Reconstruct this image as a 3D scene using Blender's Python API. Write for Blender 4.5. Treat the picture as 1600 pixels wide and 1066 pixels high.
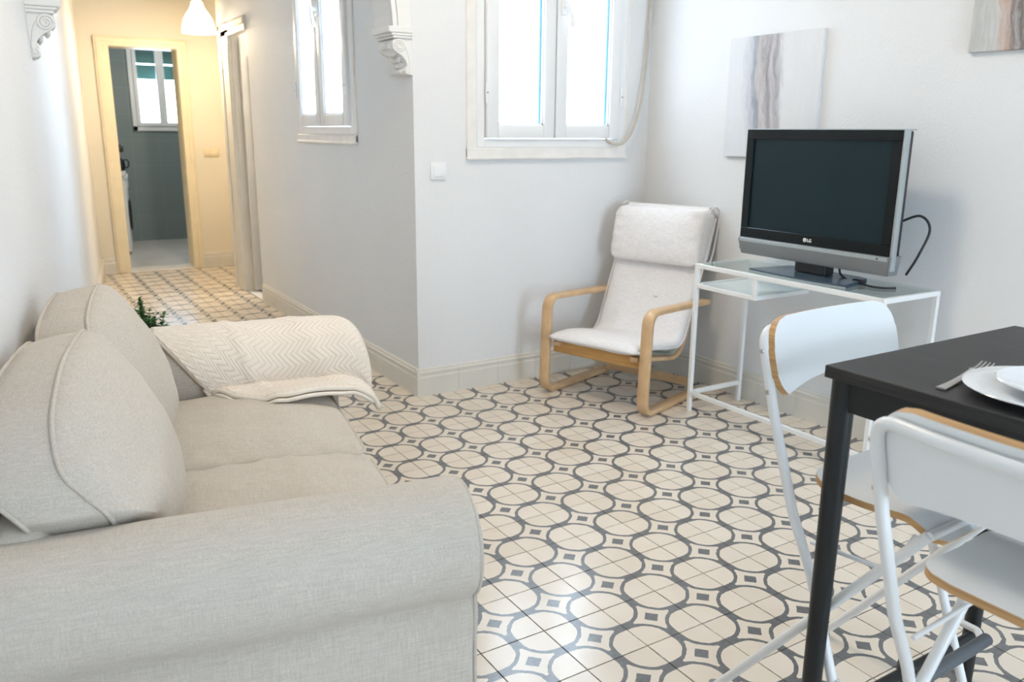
import bpy, bmesh, math, random
from mathutils import Vector, Matrix, noise
random.seed(7)
for o in list(bpy.data.objects): bpy.data.objects.remove(o)
scn = bpy.context.scene
COL = scn.collection
PI = math.pi

# ------------------------------------------------------------------ camera
F_PX, YAW, PITCH, ROLL, CAM_Z = 1297.18, 0.555795, 0.246729, -0.0084377, 1.33317
fw0 = Vector((math.sin(YAW), math.cos(YAW), 0)); rt0 = Vector((math.cos(YAW), -math.sin(YAW), 0)); up0 = Vector((0, 0, 1))
fw = math.cos(PITCH) * fw0 - math.sin(PITCH) * up0
dn = -math.sin(PITCH) * fw0 - math.cos(PITCH) * up0
rt = math.cos(ROLL) * rt0 + math.sin(ROLL) * dn
dn = -math.sin(ROLL) * rt0 + math.cos(ROLL) * dn
cd = bpy.data.cameras.new('camera'); cam = bpy.data.objects.new('camera', cd); COL.objects.link(cam)
cd.sensor_width = 36; cd.sensor_fit = 'HORIZONTAL'; cd.lens = F_PX * 36 / 1600
cd.clip_start = 0.05; cd.clip_end = 200
cam.matrix_world = Matrix(((rt.x, -dn.x, -fw.x, 0), (rt.y, -dn.y, -fw.y, 0), (rt.z, -dn.z, -fw.z, CAM_Z), (0, 0, 0, 1)))
cd.dof.use_dof = True; cd.dof.focus_distance = 2.3; cd.dof.aperture_fstop = 4.5
scn.camera = cam

# ------------------------------------------------------------------ world, exposure, window portals
w = bpy.data.worlds.new('overcast_sky'); scn.world = w; w.use_nodes = True
bg = w.node_tree.nodes['Background']; bg.inputs[0].default_value = (0.72, 0.86, 1.0, 1); bg.inputs[1].default_value = 9.5
vs = scn.view_settings
vs.view_transform = 'Standard'; vs.look = 'None'; vs.gamma = 1; vs.use_curve_mapping = False; vs.exposure = 0.83

def portal(name, loc, rot, sx, sy):
    l = bpy.data.lights.new(name, 'AREA'); l.shape = 'RECTANGLE'; l.size = sx; l.size_y = sy
    l.cycles.is_portal = True
    o = bpy.data.objects.new(name, l); COL.objects.link(o); o.location = loc; o.rotation_euler = rot
    return o
YB, XR, XC = 3.742, 3.215, 1.76          # back wall, right wall, corridor wall
TC = .08                                 # thickness of the passage wall
YE, YF, ZC = 8.62, -2.3, 2.95            # corridor end wall, wall behind the camera, ceiling
def xl(y): return 0.19 + 0.129 * (y - YB)   # left wall
portal('sky_portal', (2.56, YB + .24, 1.95), (PI/2, 0, 0), .95, 1.4).rotation_euler = (-PI/2, 0, 0)
portal('sky_portal', (XC + .10, 5.0, 1.95), (0, PI/2, 0), 1.4, .95)
portal('sky_portal', (1.85, YF - .26, 1.15), (PI/2, 0, 0), 1.3, 2.2)
portal('sky_portal', (2.1, 11.3, 1.85), (-PI/2, 0, 0), 1.2, 1.2)

# ------------------------------------------------------------------ helpers
def tag(o, label=None, cat=None, group=None, kind=None):
    if label: o['label'] = label
    if cat: o['category'] = cat
    if group: o['group'] = group
    if kind: o['kind'] = kind
    return o
def empty(name, loc=(0, 0, 0), rz=0, parent=None):
    o = bpy.data.objects.new(name, None); COL.objects.link(o)
    o.location = loc; o.rotation_euler = (0, 0, rz); o.empty_display_size = .05
    if parent: o.parent = parent
    return o
def obj(name, bm, mats, parent=None, smooth=35, loc=None, rot=None):
    me = bpy.data.meshes.new(name)
    bmesh.ops.recalc_face_normals(bm, faces=bm.faces)
    bm.to_mesh(me); bm.free()
    for m in (mats if isinstance(mats, (list, tuple)) else [mats]): me.materials.append(m)
    if smooth:
        for p in me.polygons: p.use_smooth = True
        if smooth < 180: me.set_sharp_from_angle(angle=math.radians(smooth))
    o = bpy.data.objects.new(name, me); COL.objects.link(o)
    if parent: o.parent = parent
    if loc: o.location = loc
    if rot: o.rotation_euler = rot
    return o
def link(name, me, parent, loc=(0, 0, 0), rot=(0, 0, 0), scale=(1, 1, 1)):
    o = bpy.data.objects.new(name, me); COL.objects.link(o); o.parent = parent
    o.location = loc; o.rotation_euler = rot; o.scale = scale
    return o
def copy_tree(o, parent=None):
    c = o.copy(); COL.objects.link(c)
    if parent: c.parent = parent
    for ch in o.children: copy_tree(ch, c)
    return c
def B(): return bmesh.new()
def merge(bm, t):
    me = bpy.data.meshes.new('tmp'); t.to_mesh(me); t.free(); bm.from_mesh(me); bpy.data.meshes.remove(me)
def box(bm, x0, x1, y0, y1, z0, z1, bev=0, seg=1, mi=0):
    t = bmesh.new(); bmesh.ops.create_cube(t, size=1)
    for v in t.verts:
        v.co = Vector(((x0+x1)/2 + v.co.x*(x1-x0), (y0+y1)/2 + v.co.y*(y1-y0), (z0+z1)/2 + v.co.z*(z1-z0)))
    if bev: bmesh.ops.bevel(t, geom=list(t.edges), offset=bev, segments=seg, affect='EDGES', profile=.5)
    for f in t.faces: f.material_index = mi
    merge(bm, t); return bm
def bar(bm, a, b, w, h, bev=.001):
    """square bar from a to b"""
    a, b = Vector(a), Vector(b); L = (b - a).length
    t = bmesh.new(); box(t, -w/2, w/2, -h/2, h/2, 0, L, bev)
    q = (b - a).to_track_quat('Z', 'Y')
    for v in t.verts: v.co = q @ v.co + a
    merge(bm, t); return bm
def tube(bm, pts, r, n=12, closed=False, cap=True):
    pts = [Vector(p) for p in pts]; m = len(pts)
    rs = r if isinstance(r, (list, tuple)) else [r] * m
    T = []
    for i in range(m):
        if closed: d = pts[(i+1) % m] - pts[i-1]
        else: d = pts[min(i+1, m-1)] - pts[max(i-1, 0)]
        T.append(d.normalized())
    nrm = T[0].orthogonal().normalized(); rings = []
    for i in range(m):
        if i:
            q = T[i-1].rotation_difference(T[i]); nrm = q @ nrm
            nrm = (nrm - T[i] * nrm.dot(T[i])).normalized()
        bn = T[i].cross(nrm)
        rings.append([bm.verts.new(pts[i] + rs[i] * (math.cos(2*PI*k/n) * nrm + math.sin(2*PI*k/n) * bn)) for k in range(n)])
    for i in range(m if closed else m - 1):
        a, b = rings[i], rings[(i+1) % m]
        off = 0
        if closed and i == m - 1:
            off = min(range(n), key=lambda s: sum((a[k].co - b[(k+s) % n].co).length for k in range(n)))
        for k in range(n): bm.faces.new((a[k], a[(k+1) % n], b[(k+1+off) % n], b[(k+off) % n]))
    if cap and not closed: bm.faces.new(rings[0][::-1]); bm.faces.new(rings[-1])
    return bm
def fillet(pts, rad, n=6):
    pts = [Vector(p) for p in pts]; out = [pts[0]]
    rads = rad if isinstance(rad, (list, tuple)) else [rad] * len(pts)
    for i in range(1, len(pts) - 1):
        p, a, b = pts[i], (pts[i-1] - pts[i]), (pts[i+1] - pts[i])
        ang = a.angle(b); d = min(rads[i] / math.tan(ang / 2), a.length * .49, b.length * .49)
        p0, p1 = p + a.normalized() * d, p + b.normalized() * d
        for k in range(n + 1):
            t = k / n; out.append(p0 * (1-t)**2 + p * 2*t*(1-t) + p1 * t*t)
    out.append(pts[-1]); return out
def spline(pts, n=8):
    pts = [Vector(p) for p in pts]; P = [pts[0]*2 - pts[1]] + pts + [pts[-1]*2 - pts[-2]]; out = []
    for i in range(1, len(P) - 2):
        for k in range(n):
            t = k / n; a, b, c, d = P[i-1], P[i], P[i+1], P[i+2]
            out.append(.5 * (2*b + (c-a)*t + (2*a-5*b+4*c-d)*t*t + (3*b-a-3*c+d)*t**3))
    out.append(pts[-1]); return out
def lathe(bm, prof, n=32, c=(0, 0)):
    rings = []
    for r, z in prof:
        rings.append([bm.verts.new((c[0] + r*math.cos(2*PI*k/n), c[1] + r*math.sin(2*PI*k/n), z)) for k in range(n)] if r > 1e-6 else [bm.verts.new((c[0], c[1], z))])
    for a, b in zip(rings, rings[1:]):
        for k in range(n):
            va = [a[k % len(a)], a[(k+1) % len(a)]]; vb = [b[(k+1) % len(b)], b[k % len(b)]]
            f = []
            for v in va + vb:
                if v not in f: f.append(v)
            if len(f) > 2: bm.faces.new(f)
    return bm
def prism(bm, poly, fn, d0, d1, mi_cap=0, mi_side=0):
    """extrude polygon [(a,b)] between d0,d1; fn(a,b,d)->xyz"""
    A = [bm.verts.new(fn(a, b, d0)) for a, b in poly]; C = [bm.verts.new(fn(a, b, d1)) for a, b in poly]
    n = len(poly)
    f = bm.faces.new(A[::-1]); f.material_index = mi_cap
    f = bm.faces.new(C); f.material_index = mi_cap
    for i in range(n):
        f = bm.faces.new((A[i], A[(i+1) % n], C[(i+1) % n], C[i])); f.material_index = mi_side
    return bm
def ribbon(bm, path, thick, x0, x1, bev=.003):
    """bent wood strip: path [(t,z)], lateral from x0 to x1; coords (x, -t, z)"""
    P = [Vector((0, -t, z)) for t, z in path]; m = len(P); ring = []
    for i in range(m):
        d = (P[min(i+1, m-1)] - P[max(i-1, 0)]).normalized(); nn = Vector((0, -d.z, d.y))
        h = thick / 2
        cs = [(x0, -h+bev), (x0+bev, -h), (x1-bev, -h), (x1, -h+bev), (x1, h-bev), (x1-bev, h), (x0+bev, h), (x0, h-bev)]
        ring.append([bm.verts.new(P[i] + nn * b + Vector((a, 0, 0))) for a, b in cs])
    for a, b in zip(ring, ring[1:]):
        for k in range(8): bm.faces.new((a[k], a[(k+1) % 8], b[(k+1) % 8], b[k]))
    bm.faces.new(ring[0][::-1]); bm.faces.new(ring[-1]); return bm
def wall_holes(bm, axis, c0, c1, a0, a1, z0, z1, holes):
    """wall slab from c0..c1 across, a0..a1 along, with holes (h0,h1,hz0,hz1)"""
    def bb(p, q, r, s):
        if q - p < 1e-4 or s - r < 1e-4: return
        if axis == 'x': box(bm, p, q, c0, c1, r, s)
        else: box(bm, c0, c1, p, q, r, s)
    cur = a0
    for h0, h1, hz0, hz1 in sorted(holes):
        bb(cur, h0, z0, z1); bb(h0, h1, z0, hz0); bb(h0, h1, hz1, z1); cur = h1
    bb(cur, a1, z0, z1); return bm

# ------------------------------------------------------------------ materials
class NT:
    def __init__(s, name):
        s.m = bpy.data.materials.new(name); s.m.use_nodes = True; s.t = s.m.node_tree
        s.b = s.t.nodes['Principled BSDF']; s.out = s.t.nodes['Material Output']
    def n(s, ty, **kw):
        nd = s.t.nodes.new(ty)
        for k, v in kw.items():
            if k.startswith('i_'): nd.inputs[k[2:].replace('_', ' ')].default_value = v
            else: setattr(nd, k, v)
        return nd
    def l(s, a, b): s.t.links.new(a, b)
    def val(s, x):
        return x
    def M(s, op, a, b=None, c=None):
        nd = s.t.nodes.new('ShaderNodeMath'); nd.operation = op
        for i, x in enumerate((a, b, c)):
            if x is None: continue
            if isinstance(x, (int, float)): nd.inputs[i].default_value = x
            else: s.l(x, nd.inputs[i])
        return nd.outputs[0]
    def mix(s, fac, a, b):
        nd = s.t.nodes.new('ShaderNodeMix'); nd.data_type = 'RGBA'
        for i, x in ((0, fac), (6, a), (7, b)):
            if isinstance(x, (int, float)): nd.inputs[i].default_value = x
            elif isinstance(x, tuple): nd.inputs[i].default_value = x if len(x) == 4 else x + (1,)
            else: s.l(x, nd.inputs[i])
        return nd.outputs[2]
    def coord(s, which='Object', scale=None, rot=None):
        tc = s.t.nodes.new('ShaderNodeTexCoord'); o = tc.outputs[which]
        if scale or rot:
            mp = s.t.nodes.new('ShaderNodeMapping')
            if scale: mp.inputs['Scale'].default_value = scale
            if rot: mp.inputs['Rotation'].default_value = rot
            s.l(o, mp.inputs[0]); o = mp.outputs[0]
        return o
    def noise(s, vec, scale, detail=3, rough=.5):
        nd = s.n('ShaderNodeTexNoise'); nd.inputs['Scale'].default_value = scale
        nd.inputs['Detail'].default_value = detail; nd.inputs['Roughness'].default_value = rough
        s.l(vec, nd.inputs['Vector']); return nd.outputs[0]
    def ramp(s, fac, stops):
        r = s.n('ShaderNodeValToRGB'); e = r.color_ramp.elements
        while len(e) < len(stops): e.new(.5)
        for el, (p, c) in zip(e, stops): el.position = p; el.color = tuple(c) + (1,)
        s.l(fac, r.inputs[0]); return r.outputs[0]
    def bump(s, h, strength, dist, prev=None):
        nd = s.n('ShaderNodeBump'); nd.inputs['Strength'].default_value = strength; nd.inputs['Distance'].default_value = dist
        s.l(h, nd.inputs['Height'])
        if prev is not None: s.l(prev, nd.inputs['Normal'])
        s.l(nd.outputs[0], s.b.inputs['Normal']); return nd.outputs[0]
    def col(s, c):
        if isinstance(c, tuple): s.b.inputs['Base Color'].default_value = c if len(c) == 4 else c + (1,)
        else: s.l(c, s.b.inputs['Base Color'])
    def rough(s, r):
        if isinstance(r, (int, float)): s.b.inputs['Roughness'].default_value = r
        else: s.l(r, s.b.inputs['Roughness'])
def simple(name, c, rough=.5, metal=0, var=.04, vscale=8, bump=0, bscale=200, bdist=.001, spec=None, coat=0):
    k = NT(name); v = k.coord('Object'); nz = k.noise(v, vscale, 4)
    lo = tuple(max(0, x * (1 - var)) for x in c); hi = tuple(min(1, x * (1 + var)) for x in c)
    k.col(k.ramp(nz, [(.3, lo), (.7, hi)])); k.rough(rough); k.b.inputs['Metallic'].default_value = metal
    if spec is not None: k.b.inputs['Specular IOR Level'].default_value = spec
    if coat: k.b.inputs['Coat Weight'].default_value = coat
    if bump: k.bump(k.noise(v, bscale, 3), bump, bdist)
    return k.m
def plaster(name, c, bump=.5, scale=75, dist=.004):
    k = NT(name); v = k.coord('Object')
    n1 = k.noise(v, 1.6, 4); lo = tuple(x * .965 for x in c)
    k.col(k.ramp(n1, [(.3, lo), (.7, c)])); k.rough(.75)
    h = k.noise(v, scale, 2, .55); k.bump(h, bump, dist)
    return k.m
M_WALL = plaster('white_stipple_plaster', (.80, .80, .80))
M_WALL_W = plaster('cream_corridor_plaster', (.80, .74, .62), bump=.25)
M_CEIL = plaster('ceiling_paint', (.82, .82, .81), bump=.2)
M_STUCCO = plaster('white_stucco_moulding', (.84, .83, .81), bump=.08, scale=30)
M_PATIO = plaster('patio_whitewash', (.9, .9, .89), bump=.3, scale=20)
M_KITCHEN = None
M_TRIM = simple('cream_gloss_trim', (.78, .74, .66), .35, var=.05, vscale=5, bump=.08, bscale=25, bdist=.003)
M_DOORY = simple('ivory_door_paint', (.80, .70, .50), .4, var=.04, bump=.05, bscale=30)
M_BASE = simple('cream_skirting_glaze', (.74, .71, .64), .35, var=.07, vscale=4, bump=.06, bscale=30, bdist=.002)
M_UPVC = simple('white_window_plastic', (.85, .85, .85), .3, var=.015)
M_SEAL = simple('grey_gasket', (.22, .24, .25), .6)
M_FRINGE = simple('painted_blue_fringe', (.08, .34, .62), .4, var=.1)  # blue light fringe put into a colour
M_SILL = simple('old_painted_window_surround', (.83, .80, .76), .5, var=.05, vscale=12, bump=.2, bscale=30, bdist=.004)
M_DOORLEAF = simple('white_door_paint', (.78, .75, .70), .4)
M_DARKFLOOR = simple('dark_grey_floor', (.16, .17, .19), .5)
M_KFLOOR = simple('pale_grey_kitchen_floor', (.55, .52, .48), .3, var=.1, vscale=3)
M_BLACKSTEEL = simple('black_powder_coat', (.012, .014, .015), .42, var=.1, spec=.4)
M_WHITESTEEL = simple('white_powder_coat', (.84, .84, .83), .3, var=.01)
M_CHROME = simple('brushed_steel', (.6, .58, .55), .28, metal=1, var=.03)
M_PORCELAIN = simple('white_porcelain', (.82, .84, .86), .12, var=.01, coat=.4)
M_APPL = simple('white_appliance_enamel', (.8, .81, .82), .3, var=.01)
M_BLACKPL = simple('black_plastic', (.015, .015, .017), .4)
M_SILVER = simple('grey_silver_plastic', (.23, .24, .25), .38, metal=.35, var=.03)
M_SIDE = simple('pale_silver_edge', (.42, .46, .47), .35, metal=.4)
M_BEZEL = simple('black_gloss_bezel', (.004, .007, .008), .22, spec=.3)
M_LOGO = simple('light_logo_print', (.8, .82, .84), .5, var=0)
M_PAD = simple('white_felt_pad', (.8, .78, .74), .8)
M_LEAF = None
def glass(name, tint, rough=.0, strength=1.0):
    k = NT(name); t = k.t; t.nodes.remove(k.b)
    tr = k.n('ShaderNodeBsdfTransparent'); tr.inputs[0].default_value = tint + (1,)
    gl = k.n('ShaderNodeBsdfGlossy'); gl.inputs['Roughness'].default_value = rough
    ge = k.n('ShaderNodeNewGeometry'); dt = k.n('ShaderNodeVectorMath', operation='DOT_PRODUCT'); k.l(ge.outputs['Incoming'], dt.inputs[0]); k.l(ge.outputs['Normal'], dt.inputs[1])
    fr = k.M('ADD', .04, k.M('MULTIPLY', .96, k.M('POWER', k.M('SUBTRACT', 1, k.M('MINIMUM', 1, k.M('ABSOLUTE', dt.outputs['Value']))), 5)))
    mx = k.n('ShaderNodeMixShader'); f = k.M('MULTIPLY', fr, strength)
    k.l(f, mx.inputs[0]); k.l(tr.outputs[0], mx.inputs[1]); k.l(gl.outputs[0], mx.inputs[2]); k.l(mx.outputs[0], k.out.inputs[0])
    return k.m
M_GLASS = glass('window_glass', (.97, .985, 1.0))
M_TABGLASS = glass('tempered_glass', (.90, .96, .95), .02)
def linen(name, c, warm=None):
    k = NT(name); v = k.coord('Object')
    a = k.noise(k.coord('Object', (22, 430, 430)), 1, 3); b = k.noise(k.coord('Object', (430, 22, 430)), 1, 3)
    d = k.noise(k.coord('Object', (430, 430, 22)), 1, 3)
    s = k.M('ADD', k.M('ADD', a, b), d); f = k.M('MULTIPLY', s, .3333)
    big = k.noise(v, 5, 3)
    lo = tuple(x * .80 for x in c); hi = tuple(min(1, x * 1.12) for x in c)
    cc = k.ramp(f, [(.36, lo), (.62, hi)])
    cc2 = k.mix(k.M('MULTIPLY', big, .18), cc, tuple(x * .85 for x in c))
    k.col(cc2); k.rough(.92); k.b.inputs['Specular IOR Level'].default_value = .15
    k.b.inputs['Sheen Weight'].default_value = .15
    bp = k.bump(k.noise(v, 9, 3), .35, .02)
    k.bump(f, .35, .002, bp)
    return k.m
M_LINEN = linen('beige_linen_cover', (.58, .52, .445))
M_COTTON = linen('white_cotton_cover', (.86, .83, .82))
def knit():
    k = NT('cream_herringbone_knit'); uv = k.coord('UV')
    sp = k.n('ShaderNodeSeparateXYZ'); k.l(uv, sp.inputs[0]); x, y = sp.outputs[0], sp.outputs[1]
    c = .036
    q = k.M('DIVIDE', x, c); col = k.M('FLOOR', q)
    sgn = k.M('SUBTRACT', k.M('MULTIPLY', k.M('MODULO', k.M('ADD', col, 200), 2), 2), 1)
    ph = k.M('DIVIDE', k.M('ADD', y, k.M('MULTIPLY', sgn, k.M('SUBTRACT', x, k.M('MULTIPLY', col, c)))), .020)
    st = k.M('ABSOLUTE', k.M('SINE', k.M('MULTIPLY', ph, PI)))
    edge = k.M('ABSOLUTE', k.M('SUBTRACT', k.M('FRACT', q), .5)); e2 = k.M('SUBTRACT', 1, k.M('POWER', k.M('MULTIPLY', edge, 2), 6))
    h = k.M('POWER', st, .6)
    k.col(k.ramp(h, [(.0, (.72, .62, .52)), (.6, (.85, .76, .66))])); k.rough(.95)
    k.b.inputs['Specular IOR Level'].default_value = .1; k.b.inputs['Sheen Weight'].default_value = .3
    k.bump(h, .55, .004); return k.m
M_KNIT = knit()
def wood(name, lo, hi, scale=(3, 40, 40), rough=.4):
    k = NT(name); n = k.noise(k.coord('Object', scale), 1, 4, .6)
    k.col(k.ramp(n, [(.3, lo), (.7, hi)])); k.rough(rough); k.bump(n, .05, .001); return k.m
M_BIRCH = wood('birch_bentwood', (.58, .37, .19), (.72, .49, .28), (14, 14, 14), .4)
M_BIRCHD = wood('amber_beech_rail', (.52, .27, .08), (.66, .37, .13), (6, 60, 60), .4)
M_PLY = wood('plywood_edge', (.45, .24, .09), (.66, .40, .18), (4, 4, 260), .5)
M_LAMIN = simple('white_laminate', (.88, .89, .88), .28, var=.01)
def tabletop():
    k = NT('black_ash_veneer'); n = k.noise(k.coord('Object', (160, 7, 160)), 1, 5, .65)
    k.col(k.ramp(n, [(.3, (.012, .012, .012)), (.75, (.035, .034, .033))]))
    k.rough(k.M('ADD', k.M('MULTIPLY', n, .25), .36)); k.bump(n, .25, .001); k.b.inputs['Specular IOR Level'].default_value = .45
    return k.m
M_TABLE = tabletop()
def tilemat():
    k = NT('encaustic_tile'); sp = k.n('ShaderNodeSeparateXYZ'); co = k.coord('Object'); k.l(co, sp.inputs[0])
    oi = k.n('ShaderNodeObjectInfo')
    def loc(c): return k.M('ABSOLUTE', k.M('SUBTRACT', k.M('MULTIPLY', k.M('FRACT', k.M('ADD', k.M('DIVIDE', c, .2), 100.5)), .2), .1))
    u, v = loc(sp.outputs[0]), loc(sp.outputs[1])
    off = k.n('ShaderNodeVectorMath', operation='ADD'); k.l(co, off.inputs[0])
    rv = k.n('ShaderNodeCombineXYZ'); k.l(k.M('MULTIPLY', oi.outputs['Random'], 37.0), rv.inputs[0]); k.l(k.M('MULTIPLY', oi.outputs['Random'], 91.0), rv.inputs[1])
    k.l(rv.outputs[0], off.inputs[1]); vec = off.outputs[0]
    wob = k.M('MULTIPLY', k.M('SUBTRACT', k.noise(vec, 55, 2), .5), .006)
    a, b = k.M('SUBTRACT', .1, u), k.M('SUBTRACT', .1, v)
    d = k.M('ADD', k.M('SQRT', k.M('ADD', k.M('MULTIPLY', a, a), k.M('MULTIPLY', b, b))), wob)
    def dist(p, q): return k.M('SQRT', k.M('ADD', k.M('MULTIPLY', p, p), k.M('MULTIPLY', q, q)))
    mid = k.M('ADD', k.M('MINIMUM', dist(a, v), dist(b, u)), wob)
    rin = k.M('SUBTRACT', .0915, k.M('MULTIPLY', k.M('MAXIMUM', 0, k.M('SUBTRACT', 1, k.M('DIVIDE', mid, .05))), .010))
    outer = k.M('MAXIMUM', k.M('LESS_THAN', d, .1028), k.M('LESS_THAN', mid, .036))
    band = k.M('MULTIPLY', k.M('GREATER_THAN', d, rin), outer)
    sq = k.M('LESS_THAN', k.M('ADD', k.M('ADD', u, v), wob), .0255)
    dark = k.M('MAXIMUM', band, sq)
    n = k.noise(vec, 5, 4, .5)
    cream = k.ramp(n, [(.2, (.70, .60, .48)), (.75, (.80, .71, .60))])
    cream = k.mix(k.M('MULTIPLY', oi.outputs['Random'], .35), cream, (.84, .77, .68))
    n2 = k.noise(vec, 60, 4, .7)
    slate = k.ramp(n2, [(.3, (.095, .100, .108)), (.75, (.165, .170, .178))])
    cc = k.mix(k.M('MULTIPLY', dark, .95), cream, slate)
    ed = k.M('MAXIMUM', u, v)
    grime = k.M('MULTIPLY', k.M('GREATER_THAN', k.M('ADD', ed, k.M('MULTIPLY', k.M('SUBTRACT', k.noise(vec, 40, 3), .5), .004)), .0983), .6)
    cc = k.mix(grime, cc, (.16, .14, .12))
    k.col(cc); k.rough(k.M('ADD', .12, k.M('MULTIPLY', n, .2))); k.b.inputs['Specular IOR Level'].default_value = .5
    k.bump(k.noise(vec, 9, 2), .12, .004)
    return k.m
M_TILE = tilemat()
M_GROUT = simple('dark_grout', (.10, .085, .07), .9, var=.2)

# ------------------------------------------------------------------ floor (encaustic tiles, one object each where the photo shows them)
LX, LY = 1.549, 2.47                      # lattice of tile corners
SA = math.radians(9.5)                    # sofa turn
SD = Vector((math.sin(SA), math.cos(SA), 0)); SV = Vector((math.cos(SA), -math.sin(SA), 0))
bm = B(); box(bm, -1.2, 3.6, YF - .3, YB + .1, -.06, -.004); box(bm, -.2, XC + .05, YB + .1, 7.5, -.06, -.004); box(bm, .3, 3.2, 7.5, YE + .02, -.06, -.004)
floor = obj('floor', bm, M_GROUT, smooth=0); tag(floor, 'patterned encaustic tile floor of interlocking grey circles on cream', kind='structure')
def tile_bm(cx=0, cy=0, bm=None, z=0):
    bm = bm or B(); h, e = .0990, .0010
    lo = [bm.verts.new((cx+sx*h, cy+sy*h, z-.010)) for sx, sy in ((-1,-1),(1,-1),(1,1),(-1,1))]
    md = [bm.verts.new((cx+sx*h, cy+sy*h, z-e)) for sx, sy in ((-1,-1),(1,-1),(1,1),(-1,1))]
    tp = [bm.verts.new((cx+sx*(h-e), cy+sy*(h-e), z)) for sx, sy in ((-1,-1),(1,-1),(1,1),(-1,1))]
    bm.faces.new(tp)
    for i in range(4):
        bm.faces.new((lo[i], lo[(i+1)%4], md[(i+1)%4], md[i])); bm.faces.new((md[i], md[(i+1)%4], tp[(i+1)%4], tp[i]))
    return bm
def project(p):
    d = Vector(p) - Vector((0, 0, CAM_Z)); z = d.dot(fw)
    if z < .05: return None
    return 800 + F_PX * d.dot(rt) / z, 533 + F_PX * d.dot(dn) / z, z
cells = []
for i in range(-14, 10):
    for j in range(-24, 32):
        x, y = LX + .2*i + .1, LY + .2*j + .1
        if y < YF or y > YE + .05: continue
        if x < xl(y) - .1: continue
        if y > YB + .09:
            if y < 7.35 and x > XC + .0: continue
            if y >= 7.35 and x > 2.4: continue
        elif x > XR + .09: continue
        cells.append((x, y))
def score(c):
    q = project((c[0], c[1], 0))
    if not q or not (-90 < q[0] < 1690 and 0 < q[1] < 1190): return 0
    P = Vector((c[0], c[1], 0)); u, v = P.dot(SD), P.dot(SV)
    if 1.3 < u < 3.2 and v < .46: return 0
    e = P - Vector((0, 0, CAM_Z))
    return CAM_Z / e.length ** 3
ranked = sorted(cells, key=score, reverse=True)
shown = [c for c in ranked if score(c) > 0][:300]; rest = [c for c in cells if c not in set(shown)]
me = bpy.data.meshes.new('tile'); b_ = tile_bm(); b_.to_mesh(me); b_.free(); me.materials.append(M_TILE)
for x, y in shown:
    link('tile', me, floor, (x, y, random.uniform(-.0007, 0)), (random.uniform(-.0015, .0015), random.uniform(-.0015, .0015), random.choice((0, PI/2, PI, -PI/2))))
bm = B(); ox, oy = rest[0]
for x, y in rest: tile_bm(x - ox, y - oy, bm, random.uniform(-.0007, 0))
tag(obj('tile_field', bm, M_TILE, floor, 0, (ox, oy, 0)), kind='stuff')

# ------------------------------------------------------------------ walls
def struct(o, label): return tag(o, label, kind='structure')
W1 = (2.10, 3.04, 1.255, 2.62)           # back window opening (x0,x1,z0,z1)
W2 = (4.49, 5.46, 1.31, 2.62)            # corridor window opening (y0,y1,z0,z1)
bm = B(); wall_holes(bm, 'x', YB, YB + .22, XC, XR + .25, -.05, ZC, [W1]); struct(obj('wall_back', bm, M_WALL, smooth=0), 'white stippled wall behind the armchair with the casement window')
bm = B(); wall_holes(bm, 'y', XC, XC + TC, YB + .22, 7.40, -.05, ZC, [W2, (6.62, 7.12, 0.0, 2.07)])
struct(obj('wall_corridor', bm, M_WALL, smooth=0), 'white corridor wall with the narrow window, right of the passage')
bm = B(); wall_holes(bm, 'y', XR, XR + .22, YF - .2, YB, -.05, ZC, []); struct(obj('wall_right', bm, M_WALL, smooth=0), 'white stippled wall behind the television')
# left wall: slanting slab, near part slightly proud of the part beyond the arch
def slant(bm, y0, y1, off, th, z0, z1):
    x0, x1 = xl(y0) + off, xl(y1) + off
    prism(bm, [(x0, y0), (x1, y1), (x1 - th, y1), (x0 - th, y0)], lambda a, b, d: (a, b, d), z0, z1)
bm = B(); slant(bm, YF - .2, 3.80, 0, .25, -.05, ZC); slant(bm, 3.80, YE + .2, -.012, .24, -.05, ZC)
struct(obj('wall_left', bm, M_WALL, smooth=0), 'white stippled wall behind the sofa running down the passage')
DX0, DX1, DZ = 1.03, 1.64, 2.065
bm = B(); wall_holes(bm, 'x', YE, YE + .22, .3, 3.3, -.05, ZC, [(DX0, DX1, 0, DZ)])
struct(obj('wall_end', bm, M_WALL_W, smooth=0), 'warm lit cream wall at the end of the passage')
bm = B(); wall_holes(bm, 'y', 2.35, 2.55, 7.40, YE, -.05, ZC, []); wall_holes(bm, 'x', 7.40, 7.52, XC, 2.55, -.05, ZC, [])
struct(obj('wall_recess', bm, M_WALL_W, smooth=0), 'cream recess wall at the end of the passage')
bm = B(); wall_holes(bm, 'x', YF - .2, YF, -1.2, XR, -.05, ZC, [(1.20, 2.50, .05, 2.25)])
struct(obj('wall_front', bm, M_WALL, smooth=0), 'white wall behind the viewer with the balcony door')
bm = B(); box(bm, -1.3, XR + .22, YF - .2, YB + .22, ZC, ZC + .15); box(bm, -.4, XC + .2, YB + .22, YE + .2, ZC, ZC + .15); box(bm, XC + .2, 2.6, 7.4, YE + .2, ZC, ZC + .15)
struct(obj('ceiling', bm, M_CEIL, smooth=0), 'plain white ceiling')
# side room behind the corridor door
bm = B(); box(bm, XC + .02, 3.6, 6.45, 7.40, -.06, -.003); struct(obj('floor_side_room', bm, M_DARKFLOOR, smooth=0), 'dark grey floor of the side room')
bm = B(); box(bm, 3.5, 3.6, 6.3, 7.4, 0, 2.6); box(bm, XC + TC, 3.5, 6.35, 6.45, 0, 2.6); box(bm, 2.55, 3.6, 7.40, 7.5, 0, 2.6); box(bm, XC + TC, 3.6, 6.35, 7.4, 2.6, 2.7)
struct(obj('wall_side_room', bm, M_WALL, smooth=0), 'white walls of the side room behind the passage door')
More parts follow.
